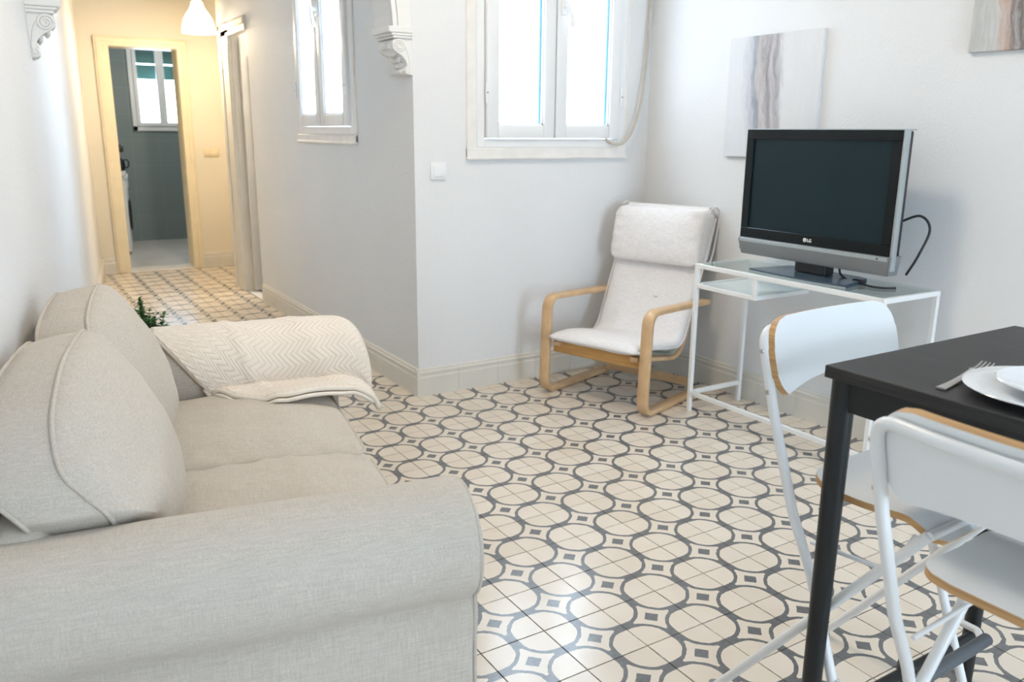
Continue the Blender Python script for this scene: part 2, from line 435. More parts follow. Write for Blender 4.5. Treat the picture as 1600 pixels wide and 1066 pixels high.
# patio beyond the two windows
bm = B(); box(bm, XC + TC, 6.2, YB + .22, 6.35, -.1, 0); struct(obj('floor_patio', bm, M_PATIO, smooth=0), 'pale floor of the light well')
bm = B(); box(bm, XC + TC, 6.4, 6.2, 6.35, 0, 2.5); box(bm, 6.2, 6.4, YB + .2, 6.2, 0, 2.5)
struct(obj('wall_patio', bm, M_PATIO, smooth=0), 'whitewashed light well walls outside the windows')

# baseboards: separate glazed lengths
def base_me(L):
    bm = B(); g = .0006
    prof = [(0, 0), (.016, 0), (.016, .098), (.0125, .104), (.0125, .116), (.0155, .119), (.0155, .127), (.010, .133), (.010, .141), (.006, .146), (0, .146)]
    prism(bm, prof, lambda a, b, d: (d, -a, b), g, L - g); m_ = bpy.data.meshes.new('skirting_tile'); bmesh.ops.recalc_face_normals(bm, faces=bm.faces); bm.to_mesh(m_); bm.free(); m_.materials.append(M_BASE); return m_
BM = {}
def baseboard(name, p0, p1, label, L=.241):
    p0, p1 = Vector(p0 + (0,)), Vector(p1 + (0,)); d = (p1 - p0); tot = d.length; d.normalize()
    r = empty(name, p0, math.atan2(d.y, d.x)); struct(r, label); s = 0
    while s < tot - .005:
        l = min(L, tot - s); key = round(l, 4)
        if key not in BM: BM[key] = base_me(l)
        link('skirting_tile', BM[key], r, (s, 0, 0)); s += l
# local -y is into the room: room lies to the right of travel direction
baseboard('baseboard_back', (XC - .016, YB), (XR, YB), 'cream skirting along the wall behind the armchair')
baseboard('baseboard_right', (XR, YB), (XR, YF), 'cream skirting along the wall behind the television table')
baseboard('baseboard_corridor', (XC, 6.60), (XC, YB - .016), 'cream skirting along the passage wall')
baseboard('baseboard_left', (xl(YF), YF), (xl(YE) - .012, YE), 'cream skirting along the wall behind the sofa', L=.5)
baseboard('baseboard_end', (1.72, YE), (2.35, YE), 'cream skirting right of the kitchen doorway', L=.32)
baseboard('baseboard_end_corner', (.80, YE), (.93, YE), 'short cream skirting left of the kitchen doorway', L=.2)

# ------------------------------------------------------------------ windows
def casement(name, label, flip, y_depth, a0, a1, z0, z1, meet, handle=True, sill_drop=.055, ext0=.055, ext1=.02, tall=None):
    """window in local coords: x along opening from 0..W, -y towards room, z up. returns root"""
    W = a1 - a0; H = z1 - z0; r = empty(name); struct(r, label)
    fr = .045
    bm = B()
    for x0, x1, c0, c1 in ((0, fr, 0, H), (W - fr, W, 0, H), (fr, W - fr, 0, fr), (fr, W - fr, H - fr, H)): box(bm, x0, x1, -.012, .055, c0, c1, .003)
    obj('window_frame', bm, M_UPVC, r)
    bm = B(); d = .014                                             # old painted surround
    box(bm, -ext0, .0, -.012, .01, -sill_drop, H + .05, .004); box(bm, W, W + ext1, -.012, .01, -sill_drop, H + .05, .004)
    box(bm, -ext0, W + ext1, -.016, .01, -sill_drop, .0, .005); box(bm, -ext0 - .004, W + ext1 + .004, -.022, .01, -sill_drop - .004, -sill_drop + .012, .004)
    box(bm, -ext0, W + ext1, -.012, .01, H, H + .05, .004)
    obj('surround', bm, M_SILL, r)
    for k, (x0, x1) in enumerate(((fr + .0045, meet - .003), (meet + .003, W - fr - .0045))):
        s = .068; zz0, zz1 = fr + .002, H - fr - .002
        bm = B()
        for a, b, c, e in ((x0, x0 + s, zz0, zz1), (x1 - s, x1, zz0, zz1), (x0 + s, x1 - s, zz0, zz0 + s), (x0 + s, x1 - s, zz1 - s, zz1)): box(bm, a, b, -.03, .035, c, e, .006, 2)
        for a, b, c, e in ((x0 + s, x0 + s + .008, zz0 + s, zz1 - s), (x1 - s - .008, x1 - s, zz0 + s, zz1 - s), (x0 + s, x1 - s, zz0 + s, zz0 + s + .008), (x0 + s, x1 - s, zz1 - s - .008, zz1 - s)): box(bm, a, b, -.018, .03, c, e)
        sash = obj('sash', bm, M_UPVC, r)
        bm = B(); box(bm, x0 + s + .004, x1 - s - .004, -.002, .002, zz0 + s + .004, zz1 - s - .004); obj('pane', bm, M_GLASS, sash, 0)
        bm = B(); box(bm, x1 - s - .0135, x1 - s - .0078, -.0028, .012, zz0 + s + .008, zz1 - s - .008); obj('fringe_strip', bm, M_FRINGE, sash, 0)  # added strip, paints the blue fringe of light along the glass
        for hz in (.22, H - .25):
            bm = B(); hx = x0 - .004 if k == 0 else x1 + .004
            tube(bm, [(hx, -.034, zz0 + hz - .05), (hx, -.034, zz0 + hz + .05)], .0075, 10); obj('hinge', bm, M_UPVC, sash)
            bm = B(); box(bm, hx - .004, hx + .004, -.043, -.036, zz0 + hz - .003, zz0 + hz + .003); obj('hinge_pin', bm, M_SEAL, sash)
        if k == 1 and handle:
            hx, hz = x0 + .034, .70
            bm = B(); box(bm, hx - .017, hx + .017, -.040, -.028, hz - .04, hz + .035, .006, 2)
            tube(bm, [(hx, -.04, hz), (hx, -.07, hz)], .011, 10)
            tube(bm, spline([(hx - .004, -.068, hz + .012), (hx + .012, -.072, hz - .02), (hx + .03, -.072, hz - .065), (hx + .034, -.068, hz - .10)], 5), .0115, 10)
            obj('handle', bm, M_UPVC, sash)
    bm = B(); box(bm, meet - .003, meet + .003, -.022, .02, fr + .001, H - fr - .001); obj('gasket', bm, M_SEAL, r, 0)
    return r
w1 = casement('window_1', 'white two sash casement window above the armchair', 0, 0, W1[0], W1[1], W1[2], W1[3], 2.562 - W1[0])
w1.location = (W1[0], YB, W1[2])
w2 = casement('window_2', 'narrow white casement window in the passage wall', 0, 0, W2[0], W2[1], W2[2], W2[3], .47, handle=True, ext0=.02, ext1=.02, sill_drop=.05)
w2.location = (XC, W2[1], W2[2]); w2.rotation_euler = (0, 0, -PI/2)
# balcony door behind the viewer: three glazed leaves
r = empty('window_3', (1.20, YF, .05)); struct(r, 'glazed balcony door behind the viewer')
bm = B()
for x0, x1, c0, c1 in ((0, .06, 0, 2.2), (1.24, 1.3, 0, 2.2), (.06, 1.24, 2.14, 2.2), (.06, 1.24, 0, .05), (.625, .675, .05, 2.14)): box(bm, x0, x1, -.1, -.03, c0, c1, .003)
obj('window_frame', bm, M_UPVC, r)
for x0, x1 in ((.06, .625), (.675, 1.24)):
    bm = B(); box(bm, x0, x1, -.07, -.066, .05, 2.14); obj('pane', bm, M_GLASS, r, 0)

# arch mouldings and corbels at the mouth of the passage
def arch():
    xa, xb, zs = xl(3.76) + .10, XC - .10, 1.80; cx, rr = (xa + xb)/2, (xb - xa)/2
    bm = B(); N = 40; y0, y1 = YB, YB + .20
    inner = [(cx - rr*math.cos(PI*i/N), zs + rr*math.sin(PI*i/N)) for i in range(N + 1)]
    top = [(min(max(x, xl(3.76) - .02), XC - .001), ZC) for x, z in inner]
    for k in range(N):
        prism(bm, [inner[k], inner[k+1], top[k+1], top[k]], lambda a, b, d: (a, d, b), y0 + .002, y1)
    prism(bm, [(xl(3.76) - .02, zs), inner[0], top[0], (xl(3.76) - .02, ZC)], lambda a, b, d: (a, d, b), y0 + .002, y1)
    prism(bm, [inner[-1], (XC + .01, zs), (XC + .01, ZC), top[-1]], lambda a, b, d: (a, d, b), y0 + .002, y1)
    for k, (dr, wd, pr) in enumerate(((.0, .02, .012), (.028, .018, .008))):
        for i in range(N):
            a, b = PI*i/N, PI*(i+1)/N; q = []
            for t, rad in ((a, rr + dr), (b, rr + dr), (b, rr + dr + wd), (a, rr + dr + wd)): q.append((cx - rad*math.cos(t), zs + rad*math.sin(t)))
            prism(bm, q, lambda a, b, d: (a, d, b), y0 - pr, y0 + .01)
    return bm
struct(obj('trim_1', arch(), M_STUCCO), 'white stucco arch spanning the mouth of the passage')
def corbel(name, x, sg, label):
    """sg: direction of projection in x"""
    r = empty(name, (x, YB - .01, 1.59)); struct(r, label); D = .19
    fn = lambda a, b, d: (sg * a, d, b)
    prof = [(0, .0)] + [(p.x, p.y) for p in spline([(.018, 0, 0), (.034, .006, 0), (.036, .022, 0), (.026, .036, 0), (.030, .058, 0), (.052, .085, 0), (.085, .105, 0), (.098, .125, 0), (.095, .150, 0), (.078, .160, 0)], 5)] + [(0, .160)]
    bm = B(); prism(bm, prof, fn, .012, D); obj('bracket', bm, M_STUCCO, r, 50)
    bm = B()
    for a, z0, z1, e in ((.098, .160, .172, .004), (.108, .172, .184, .008), (.122, .184, .212, .012)):
        xs = sorted((0, sg * a)); box(bm, xs[0], xs[1], -e + .006, D + e, z0, z1, .003)
    obj('abacus', bm, M_STUCCO, r)
    bm = B()                                                       # spiral scrolls on the faces
    for yy in (.012, D):
        pts = []
        for i in range(40):
            t = i / 39; ang = 2.2 * 2 * PI * t; rr = .030 * (1 - .8 * t); pts.append((sg * (.064 + rr * math.cos(ang)), yy, .128 + rr * math.sin(ang)))
        tube(bm, pts, .0055, 8)
        pts = spline([(sg * .034, yy, .128), (sg * .022, yy, .10), (sg * .016, yy, .07), (sg * .012, yy, .04), (sg * .020, yy, .014)], 6); tube(bm, pts, .005, 8)
        pts = []
        for i in range(26):
            t = i / 25; ang = -2.4 + 1.6 * 2 * PI * t; rr = .016 * (1 - .75 * t); pts.append((sg * (.020 + rr * math.cos(ang)), yy, .020 + rr * math.sin(ang)))
        tube(bm, pts, .004, 8)
    obj('scroll', bm, M_STUCCO, r, 60)
    bm = B()                                                       # acanthus leaf down the front
    for k, (a, z, s) in enumerate(((.094, .128, .03), (.074, .100, .034), (.046, .075, .034), (.030, .045, .028), (.032, .016, .022))):
        for dy in (-.03, .03, 0): 
            t = bmesh.new(); bmesh.ops.create_icosphere(t, subdivisions=2, radius=1)
            for v in t.verts: v.co = Vector((sg * (a + v.co.x * .010), .1 + dy + v.co.y * .024, z + v.co.z * s * .6))
            merge(bm, t)
    obj('acanthus', bm, M_STUCCO, r, 180)
    return r
corbel('trim_2', XC, -1, 'white scrolled stucco corbel on the wall corner by the passage')
corbel('trim_3', xl(YB) - .005, 1, 'white scrolled stucco corbel on the wall above the sofa')

# ------------------------------------------------------------------ kitchen doorway and kitchen
d = empty('door_1', (0, YE, 0)); struct(d, 'ivory painted frame of the kitchen doorway')
bm = B(); box(bm, .93, DX0 + .02, -.022, .02, 0, 2.14, .004); box(bm, .945, .985, -.030, -.02, 0, 2.125, .004); obj('architrave', bm, M_DOORY, d)
bm = B(); box(bm, DX1 - .01, 1.72, -.022, .02, 0, 2.14, .004); box(bm, 1.675, 1.71, -.030, -.02, 0, 2.125, .004); obj('architrave', bm, M_DOORY, d)
bm = B(); box(bm, .93, 1.72, -.024, .02, DZ - .01, 2.14, .004); box(bm, .945, 1.71, -.031, -.02, 2.09, 2.125, .004); obj('architrave', bm, M_DOORY, d)
bm = B(); box(bm, DX1 - .012, DX1 + .02, .02, .23, 0, DZ, .002); box(bm, DX0 - .02, DX0 + .012, .02, .23, 0, DZ, .002); box(bm, DX0, DX1, .02, .23, DZ - .012, DZ + .01, .002); obj('jamb', bm, M_DOORY, d)
bm = B(); box(bm, DX0, DX1, -.01, .24, -.004, .006, .002); obj('threshold', bm, simple('pale_marble_threshold', (.82, .80, .76), .2), d)
bm = B(); box(bm, DX1 - .016, DX1 - .011, .05, .075, .96, 1.03, .001); obj('strike_plate', bm, M_CHROME, d)
KB = 11.05
def kit_wall():
    k = NT('teal_grey_kitchen_tile'); br = k.n('ShaderNodeTexBrick'); v = k.coord('Object', rot=(PI/2, 0, 0)); k.l(v, br.inputs['Vector'])
    br.offset = 0; br.inputs['Scale'].default_value = 1; br.inputs['Brick Width'].default_value = .3; br.inputs['Row Height'].default_value = .3; br.inputs['Mortar Size'].default_value = .003
    br.inputs['Color1'].default_value = (.20, .245, .245, 1); br.inputs['Color2'].default_value = (.21, .255, .255, 1); br.inputs['Mortar'].default_value = (.25, .295, .295, 1)
    k.col(br.outputs[0]); k.rough(.45); return k.m
M_KITCHEN = kit_wall()
KW = (1.53, 2.70, 1.31, 2.35)
bm = B(); wall_holes(bm, 'x', KB, KB + .2, .2, 3.4, -.05, ZC, [KW]); struct(obj('wall_kitchen', bm, M_KITCHEN, smooth=0), 'grey teal tiled kitchen wall seen through the doorway')
bm = B(); box(bm, .2, .35, YE + .22, KB, -.05, ZC); box(bm, 3.2, 3.4, YE + .22, KB, -.05, ZC); struct(obj('wall_kitchen_side', bm, M_KITCHEN, smooth=0), 'side walls of the kitchen')
bm = B(); box(bm, .2, 3.4, YE + .02, KB + .2, -.06, -.002); struct(obj('floor_kitchen', bm, M_KFLOOR, smooth=0), 'pale grey kitchen floor beyond the doorway')
bm = B(); box(bm, .2, 3.4, YE, KB + .2, ZC, ZC + .15); struct(obj('ceiling_kitchen', bm, M_CEIL, smooth=0), 'white kitchen ceiling')
r = empty('window_4', (KW[0], KB, KW[2])); struct(r, 'white kitchen window with green roller shutter half down')
W_, H_ = KW[1] - KW[0], KW[3] - KW[2]
bm = B()
for x0, x1, c0, c1 in ((0, .05, 0, H_), (W_ - .05, W_, 0, H_), (0, W_, 0, .055), (0, W_, H_ - .05, H_)): box(bm, x0, x1, -.02, .05, c0, c1, .003)
obj('window_frame', bm, M_UPVC, r)
for x0, x1 in ((.05, .35), (.35, W_ - .05)):
    bm = B(); s = .045
    for a, b, c, e in ((x0, x0 + s, .055, H_ - .05), (x1 - s, x1, .055, H_ - .05), (x0 + s, x1 - s, .055, .055 + s), (x0 + s, x1 - s, H_ - .05 - s, H_ - .05)): box(bm, a, b, -.035, .02, c, e, .004)
    sash = obj('sash', bm, M_UPVC, r)
    bm = B(); box(bm, x0 + s, x1 - s, -.004, .0, .055 + s, H_ - .05 - s); obj('pane', bm, M_GLASS, sash, 0)
M_SHUT = simple('green_shutter_slat', (.03, .13, .11), .5)
sm = bpy.data.meshes.new('shutter_slat'); b_ = B(); box(b_, 0, W_, -.006, .006, 0, .0418, .002); b_.to_mesh(sm); b_.free(); sm.materials.append(M_SHUT)
for k in range(11):
    link('shutter_slat', sm, r, (0, .13, .60 + k * .0415 + (.014 if k > 3 else 0)))
t = empty('kitchen_lamp', (1.9, 9.9, ZC)); tag(t, 'round white ceiling lamp in the kitchen beyond the doorway', 'lamp')
bm = B(); lathe(bm, [(0, 0), (.20, 0), (.20, -.03), (.19, -.03)], 32); obj('lamp_base', bm, M_UPVC, t)
bm = B(); lathe(bm, [(.19, -.03), (.18, -.06), (.12, -.08), (0, -.085)], 32); k = NT('lit_kitchen_diffuser'); k.b.inputs['Emission Color'].default_value = (1, .97, .90, 1); k.b.inputs['Emission Strength'].default_value = 21; obj('diffuser', bm, k.m, t, 180)
# washing machine and things on it
t = empty('washing_machine', (1.02, 10.25, 0), math.radians(-9)); tag(t, 'white washing machine against the kitchen side wall', 'appliance')
bm = B(); box(bm, -.3, .27, -.3, .3, .02, .80, .012, 2); obj('body', bm, M_APPL, t)
bm = B(); box(bm, -.3, .285, -.305, .305, .80, .84, .006); obj('worktop', bm, M_APPL, t)
bm = B(); box(bm, .265, .280, -.28, .28, .69, .785, .004); obj('control_panel', bm, M_APPL, t)
bm = B(); lathe(bm, [(.0, 0), (.12, 0), (.17, .012), (.175, .03), (.17, .03)], 28)
for v in bm.verts: v.co = Vector((.262 + v.co.z, v.co.x, .40 + v.co.y))
obj('drum_door', bm, M_BLACKPL, t)
for sx in (-.25, .22):
    for sy in (-.25, .25):
        bm = B(); lathe(bm, [(0, 0), (.02, 0), (.02, .025), (0, .025)], 10, (sx, sy)); obj('foot', bm, M_BLACKPL, t)
t = empty('coffee_maker', (1.17, 9.98, .84), math.radians(-9)); tag(t, 'black coffee maker with white base on the washing machine', 'coffee maker')
bm = B(); box(bm, -.09, .09, -.1, .1, 0, .05, .01, 2); obj('base', bm, M_APPL, t)
bm = B(); box(bm, -.09, -.02, -.1, .1, .05, .31, .01, 2); box(bm, -.09, .09, -.1, .1, .25, .33, .012, 2); obj('body', bm, M_BLACKPL, t)
bm = B(); lathe(bm, [(0, .055), (.055, .055), (.068, .10), (.06, .16), (.045, .19), (0, .19)], 20, (.03, 0)); tube(bm, spline([(.085, 0, .17), (.125, 0, .16), (.125, 0, .10), (.09, 0, .08)], 5), .008, 8); obj('jug', bm, M_BLACKPL, t)
# passage door to the side room
d = empty('door_2', (XC, 0, 0)); struct(d, 'cream framed panel door ajar on the right of the passage')
bm = B(); box(bm, -.018, .02, 7.10, 7.40, 0, 2.16, .004); box(bm, -.03, -.015, 7.33, 7.39, 0, 2.15, .005); box(bm, -.026, -.015, 7.12, 7.15, 0, 2.08, .003); obj('architrave', bm, M_TRIM, d)
bm = B(); box(bm, -.018, .02, 6.615, 7.40, 2.055, 2.16, .004); box(bm, -.03, -.015, 6.615, 7.39, 2.10, 2.15, .005); obj('architrave', bm, M_TRIM, d)
bm = B(); box(bm, .0, TC + .01, 7.085, 7.12, 0, 2.07, .002); obj('jamb', bm, M_TRIM, d)
lf = empty('door_leaf', (.05, 7.075, 0), 0, d)
bm = B(); box(bm, 0, .49, -.04, 0, .012, 2.045, .002)
obj('panel_board', bm, M_DOORLEAF, lf)
for z0, z1 in ((.12, .62), (.78, .98), (1.1, 1.9)):
    bm = B()
    for a, b, c, e in ((.055, .07, z0, z1), (.42, .435, z0, z1), (.055, .435, z0, z0 + .02), (.055, .435, z1 - .02, z1)): box(bm, a, b, -.052, -.038, c, e, .004)
    box(bm, .095, .395, -.047, -.038, z0 + .05, z1 - .05, .006); obj('moulding', bm, M_DOORLEAF, lf)

t = empty('side_room_fill_lamp', (2.45, 6.75, 2.6)); tag(t, 'unseen round lamp added in the side room to brighten the passage door', 'lamp')  # out of view, added to brighten the open door leaf
bm = B(); lathe(bm, [(0, 0), (.14, 0), (.14, -.02), (.13, -.02)], 28); obj('lamp_base', bm, M_UPVC, t)
bm = B(); lathe(bm, [(.13, -.02), (.11, -.05), (0, -.065)], 28); k = NT('side_room_fill_diffuser'); k.b.inputs['Emission Color'].default_value = (1, .88, .70, 1); k.b.inputs['Emission Strength'].default_value = 60; obj('diffuser', bm, k.m, t, 180)

# ------------------------------------------------------------------ pendant lamp in the passage
t = empty('pendant_lamp', (1.61, 7.5, 2.10)); tag(t, 'lit white bell shaped pendant lamp in the passage', 'lamp')
k = NT('lit_white_shade'); k.col((.9, .88, .82)); k.b.inputs['Emission Color'].default_value = (1, .86, .62, 1); k.b.inputs['Emission Strength'].default_value = 2.2; M_SHADE = k.m
k = NT('lit_bulb'); k.b.inputs['Emission Color'].default_value = (1, .8, .5, 1); k.b.inputs['Emission Strength'].default_value = 10; M_BULB = k.m
prof = [(.132, 0), (.133, .02), (.126, .06), (.112, .105), (.088, .15), (.062, .185), (.050, .21), (.046, .235), (.030, .25)]
bm = B(); lathe(bm, prof + [(r_ - .004, z_) for r_, z_ in prof[::-1]], 40); obj('lamp_shade', bm, M_SHADE, t, 180)
bm = B(); lathe(bm, [(0, .05), (.025, .06), (.032, .085), (.022, .12), (.014, .14), (.014, .17)], 16); obj('bulb', bm, M_BULB, t, 180)
bm = B(); lathe(bm, [(.03, .24), (.028, .28), (.012, .30), (0, .30)], 16); obj('lamp_cap', bm, M_UPVC, t)
bm = B(); tube(bm, [(0, 0, .29), (0, 0, ZC - 2.10)], .004, 8); obj('cord', bm, M_UPVC, t)
l = bpy.data.lights.new('pendant_bulb_light', 'POINT'); l.energy = 28; l.color = (1, .81, .56); l.shadow_soft_size = .05
lo = bpy.data.objects.new('pendant_bulb_light', l); COL.objects.link(lo); lo.parent = t; lo.location = (0, 0, -.03)

t = empty('warm_fill_lamp', (1.45, 2.40, ZC)); tag(t, 'unseen round white lamp added as warm fill above the living room', 'lamp')  # out-of-view lamp, added for warm fill light in the room
bm = B(); lathe(bm, [(0, 0), (.24, 0), (.24, -.03), (.23, -.03)], 40); obj('lamp_base', bm, M_UPVC, t)
bm = B(); lathe(bm, [(.23, -.03), (.22, -.06), (.15, -.085), (0, -.095)], 40); k = NT('warm_fill_diffuser'); k.b.inputs['Emission Color'].default_value = (1, .84, .62, 1); k.b.inputs['Emission Strength'].default_value = 25; obj('diffuser', bm, k.m, t, 180)

# ------------------------------------------------------------------ switches and cable
t = empty('light_switch', (1.885, YB, 1.144)); tag(t, 'square white light switch on the wall beside the corner', 'light switch')
bm = B(); box(bm, -.042, .042, -.010, 0, -.042, .042, .003, 2); obj('plate', bm, M_UPVC, t)
bm = B(); box(bm, -.028, .028, -.015, -.009, -.028, .028, .003, 2); obj('rocker', bm, M_UPVC, t)
t = empty('wall_socket', (1.875, YE, 1.117)); tag(t, 'cream double switch plate right of the kitchen doorway', 'light switch')
bm = B(); box(bm, -.075, .075, -.012, 0, -.042, .042, .004, 2); obj('plate', bm, M_DOORY, t)
for sx in (-.034, .034):
    bm = B(); box(bm, sx - .028, sx + .028, -.018, -.011, -.028, .028, .003, 2); obj('rocker', bm, M_DOORY, t)
bm = B(); tube(bm, spline([(2.91, YB - .012, 1.30), (2.95, YB - .05, 1.272), (3.01, YB - .055, 1.285), (3.075, YB - .05, 1.36), (3.125, YB - .045, 1.50), (3.155, YB - .035, 1.68), (3.17, YB - .03, 1.86), (3.185, YB - .02, 2.05), (3.19, YB - .012, 2.4), (3.19, YB - .012, ZC)], 8), .0075, 10)
tag(obj('cable', bm, simple('greyed_cream_cable', (.55, .50, .43), .5, var=.12), None, 180), 'thick cream cable hanging beside the casement window', 'cable')

# ------------------------------------------------------------------ canvases
def art(name, c0, stops, seed, sc=1.0):
    k = NT(name); v = k.coord('Generated')
    sp = k.n('ShaderNodeSeparateXYZ'); k.l(v, sp.inputs[0]); y, z = sp.outputs[1], sp.outputs[2]
    cb = k.n('ShaderNodeCombineXYZ'); k.l(k.M('MULTIPLY', y, 5), cb.inputs[0]); k.l(k.M('MULTIPLY', z, 1.4), cb.inputs[1]); cb.inputs[2].default_value = seed
    n1 = k.noise(cb.outputs[0], 1.0, 5, .6)
    # y runs towards the window; flip so 0 is the left edge as hung
    xx = k.M('ADD', k.M('SUBTRACT', 1, y), k.M('MULTIPLY', k.M('SUBTRACT', n1, .5), .30)); xx = k.M('ADD', xx, k.M('MULTIPLY', k.M('SUBTRACT', z, .5), .10))
    base = k.ramp(xx, stops)
    cb2 = k.n('ShaderNodeCombineXYZ'); k.l(k.M('MULTIPLY', xx, 30), cb2.inputs[0]); k.l(k.M('MULTIPLY', z, 3.2), cb2.inputs[1]); cb2.inputs[2].default_value = seed + 3
    n2 = k.noise(cb2.outputs[0], 1.0, 4, .6)
    k.col(k.mix(k.M('MULTIPLY', k.M('MAXIMUM', 0, k.M('SUBTRACT', n2, .42)), 1.6), base, (.74, .74, .76))); k.rough(.7); return k.m
A1 = art('grey_marble_print', 0, [(.0, (.70, .70, .71)), (.20, (.68, .68, .69)), (.28, (.50, .51, .54)), (.35, (.27, .28, .32)), (.40, (.52, .47, .44)), (.47, (.24, .21, .22)), (.53, (.48, .43, .42)), (.58, (.30, .28, .29)), (.66, (.70, .69, .68)), (1, (.70, .70, .70))], 2.3)
A2 = art('dark_marble_print', 0, [(.0, (.50, .50, .48)), (.14, (.55, .54, .51)), (.20, (.52, .36, .27)), (.28, (.17, .14, .13)), (.42, (.28, .25, .24)), (.6, (.13, .12, .12)), (.85, (.40, .38, .37)), (1, (.6, .59, .58))], 9.1)
def canvas(y0, y1, z0, z1, mat, label, tilt=0):
    bm = B(); box(bm, -.022, 0, -(y1-y0)/2, (y1-y0)/2, -(z1-z0)/2, (z1-z0)/2, .003)
    o = obj('canvas_print', bm, mat, None, 0, (XR, (y0+y1)/2, (z0+z1)/2)); o.rotation_euler = (tilt, 0, 0)
    tag(o, label, 'wall art', 'canvas prints on the wall')
canvas(2.565, 3.122, 1.222, 1.788, A1, 'pale canvas print with a grey marbled streak behind the television', 0)
canvas(1.35, 1.905, 1.635, 2.19, A2, 'darker brown streaked canvas print cut by the top right of the picture', 0)

# ------------------------------------------------------------------ television table
t = empty('television_table', (2.80, 1.862, 0)); tag(t, 'white metal and glass laptop table carrying the television', 'table')
Dp, Ln, Hh, q = .36, 1.005, .735, .02
for sx in (0, Dp - q):
    for sy in (0, Ln - q):
        bm = B(); box(bm, sx, sx + q, sy, sy + q, 0, Hh - q, .0015); obj('leg', bm, M_WHITESTEEL, t)
bm = B()
for x0, x1, y0, y1 in ((0, q, 0, Ln), (Dp - q, Dp, 0, Ln), (q, Dp - q, 0, q), (q, Dp - q, Ln - q, Ln)): box(bm, x0, x1, y0, y1, Hh - q, Hh, .0015)
obj('top_frame', bm, M_WHITESTEEL, t)
bm = B(); box(bm, 0, q, q, Ln - q, .085, .085 + q, .0015); obj('front_rail', bm, M_WHITESTEEL, t)
for y0 in (0, Ln - q):
    bm = B(); box(bm, q, Dp - q, y0, y0 + q, .085, .085 + q, .0015); obj('side_rail', bm, M_WHITESTEEL, t)
bm = B(); box(bm, q * .6, Dp - q * .6, q * .6, Ln - q * .6, Hh - .004, Hh + .0025); obj('glass_top', bm, M_TABGLASS, t, 0)
bm = B(); box(bm, q, Dp - q, Ln - .36, Ln - q, .628, .634, .001); obj('shelf', bm, M_LAMIN, t)
bm = B(); box(bm, 0, q, Ln - .36, Ln - q, .620, .640, .0015); box(bm, Dp - q, Dp, Ln - .36, Ln - q, .620, .640, .0015); box(bm, 0, Dp, Ln - .38, Ln - .36, .620, .640, .0015); box(bm, q, Dp - q, Ln - q, Ln, .620, .640, .0015); obj('shelf_frame', bm, M_WHITESTEEL, t)
for x0 in (0, Dp - q):
    bm = B(); box(bm, x0, x0 + q, Ln - .38, Ln - .36, .64, Hh - q, .0015); obj('shelf_post', bm, M_WHITESTEEL, t)

# ------------------------------------------------------------------ television
t = empty('television', (2.93, 2.32, .7375)); tag(t, 'black flat screen television with a grey speaker bar on the glass table', 'television')
Wt = .39; z0, z1 = .062, .618                                     # relative heights
bm = B(); box(bm, .0, .045, -Wt + .008, Wt - .008, z0 + .06, z1 - .006, .006, 2); box(bm, .04, .11, -Wt + .12, Wt - .12, z0 + .05, z1 - .08, .025, 2); obj('back_shell', bm, M_BLACKPL, t)
def ring4(bm, x0, x1, Y0, Y1, Z0, Z1, a, b, c, dd, bev):
    box(bm, x0, x1, Y0, Y1, Z0, Z0 + a, bev); box(bm, x0, x1, Y0, Y1, Z1 - b, Z1, bev); box(bm, x0, x1, Y0, Y0 + c, Z0 + a, Z1 - b, bev); box(bm, x0, x1, Y1 - dd, Y1, Z0 + a, Z1 - b, bev)
bm = B(); ring4(bm, -.016, .01, -Wt + .012, Wt - .004, z0 + .075, z1 - .004, .046, .040, .040, .040, .0015); obj('bezel', bm, M_BEZEL, t)
bm = B(); box(bm, -.014, .016, -Wt, -Wt + .013, z0 + .02, z1, .004, 2); box(bm, -.014, .03, Wt - .005, Wt, z0 + .02, z1, .002); box(bm, -.012, .05, -Wt, Wt, z1 - .005, z1 + .001, .002); obj('side_trim', bm, M_SIDE, t)
k = NT('dark_lcd_screen'); k.col(k.ramp(k.noise(k.coord('Object'), 3, 2), [(.3, (.002, .014, .020)), (.7, (.003, .018, .026))])); k.rough(.4); k.b.inputs['Specular IOR Level'].default_value = .3
bm = B(); box(bm, -.008, .0, -Wt + .052, Wt - .044, z0 + .121, z1 - .044); obj('screen', bm, k.m, t, 0)
# speaker bar: sloping profile, ends raked
prof = [(-.016, z0 + .078), (-.024, z0 + .074), (-.026, z0 + .060), (-.012, z0 + .0), (.05, z0 + .0), (.05, z0 + .078)]
bm = B()
prism(bm, prof, lambda a, b, dd: (a, dd - (.012 * (z0 + .078 - b) / .078) * (1 if dd > 0 else -1), b), -Wt, Wt); bmesh.ops.bevel(bm, geom=list(bm.edges), offset=.003, segments=2, affect='EDGES'); obj('speaker_bar', bm, M_SILVER, t)
bm = B(); box(bm, -.0266, -.0245, -Wt + .012, Wt - .012, z0 + .058, z0 + .074, .001); obj('speaker_lip', bm, M_SIDE, t)
bm = B(); lathe(bm, [(0, 0), (.0035, 0), (.0035, .002), (0, .002)], 12)
for v in bm.verts: v.co = Vector((-.0265 - v.co.z, -Wt + .055 + v.co.x, z0 + .066 + v.co.y))
obj('sensor', bm, M_BLACKPL, t)
bm = B(); box(bm, .01, .07, -.075, .085, .018, z0 + .02, .004); obj('neck', bm, M_BLACKPL, t)
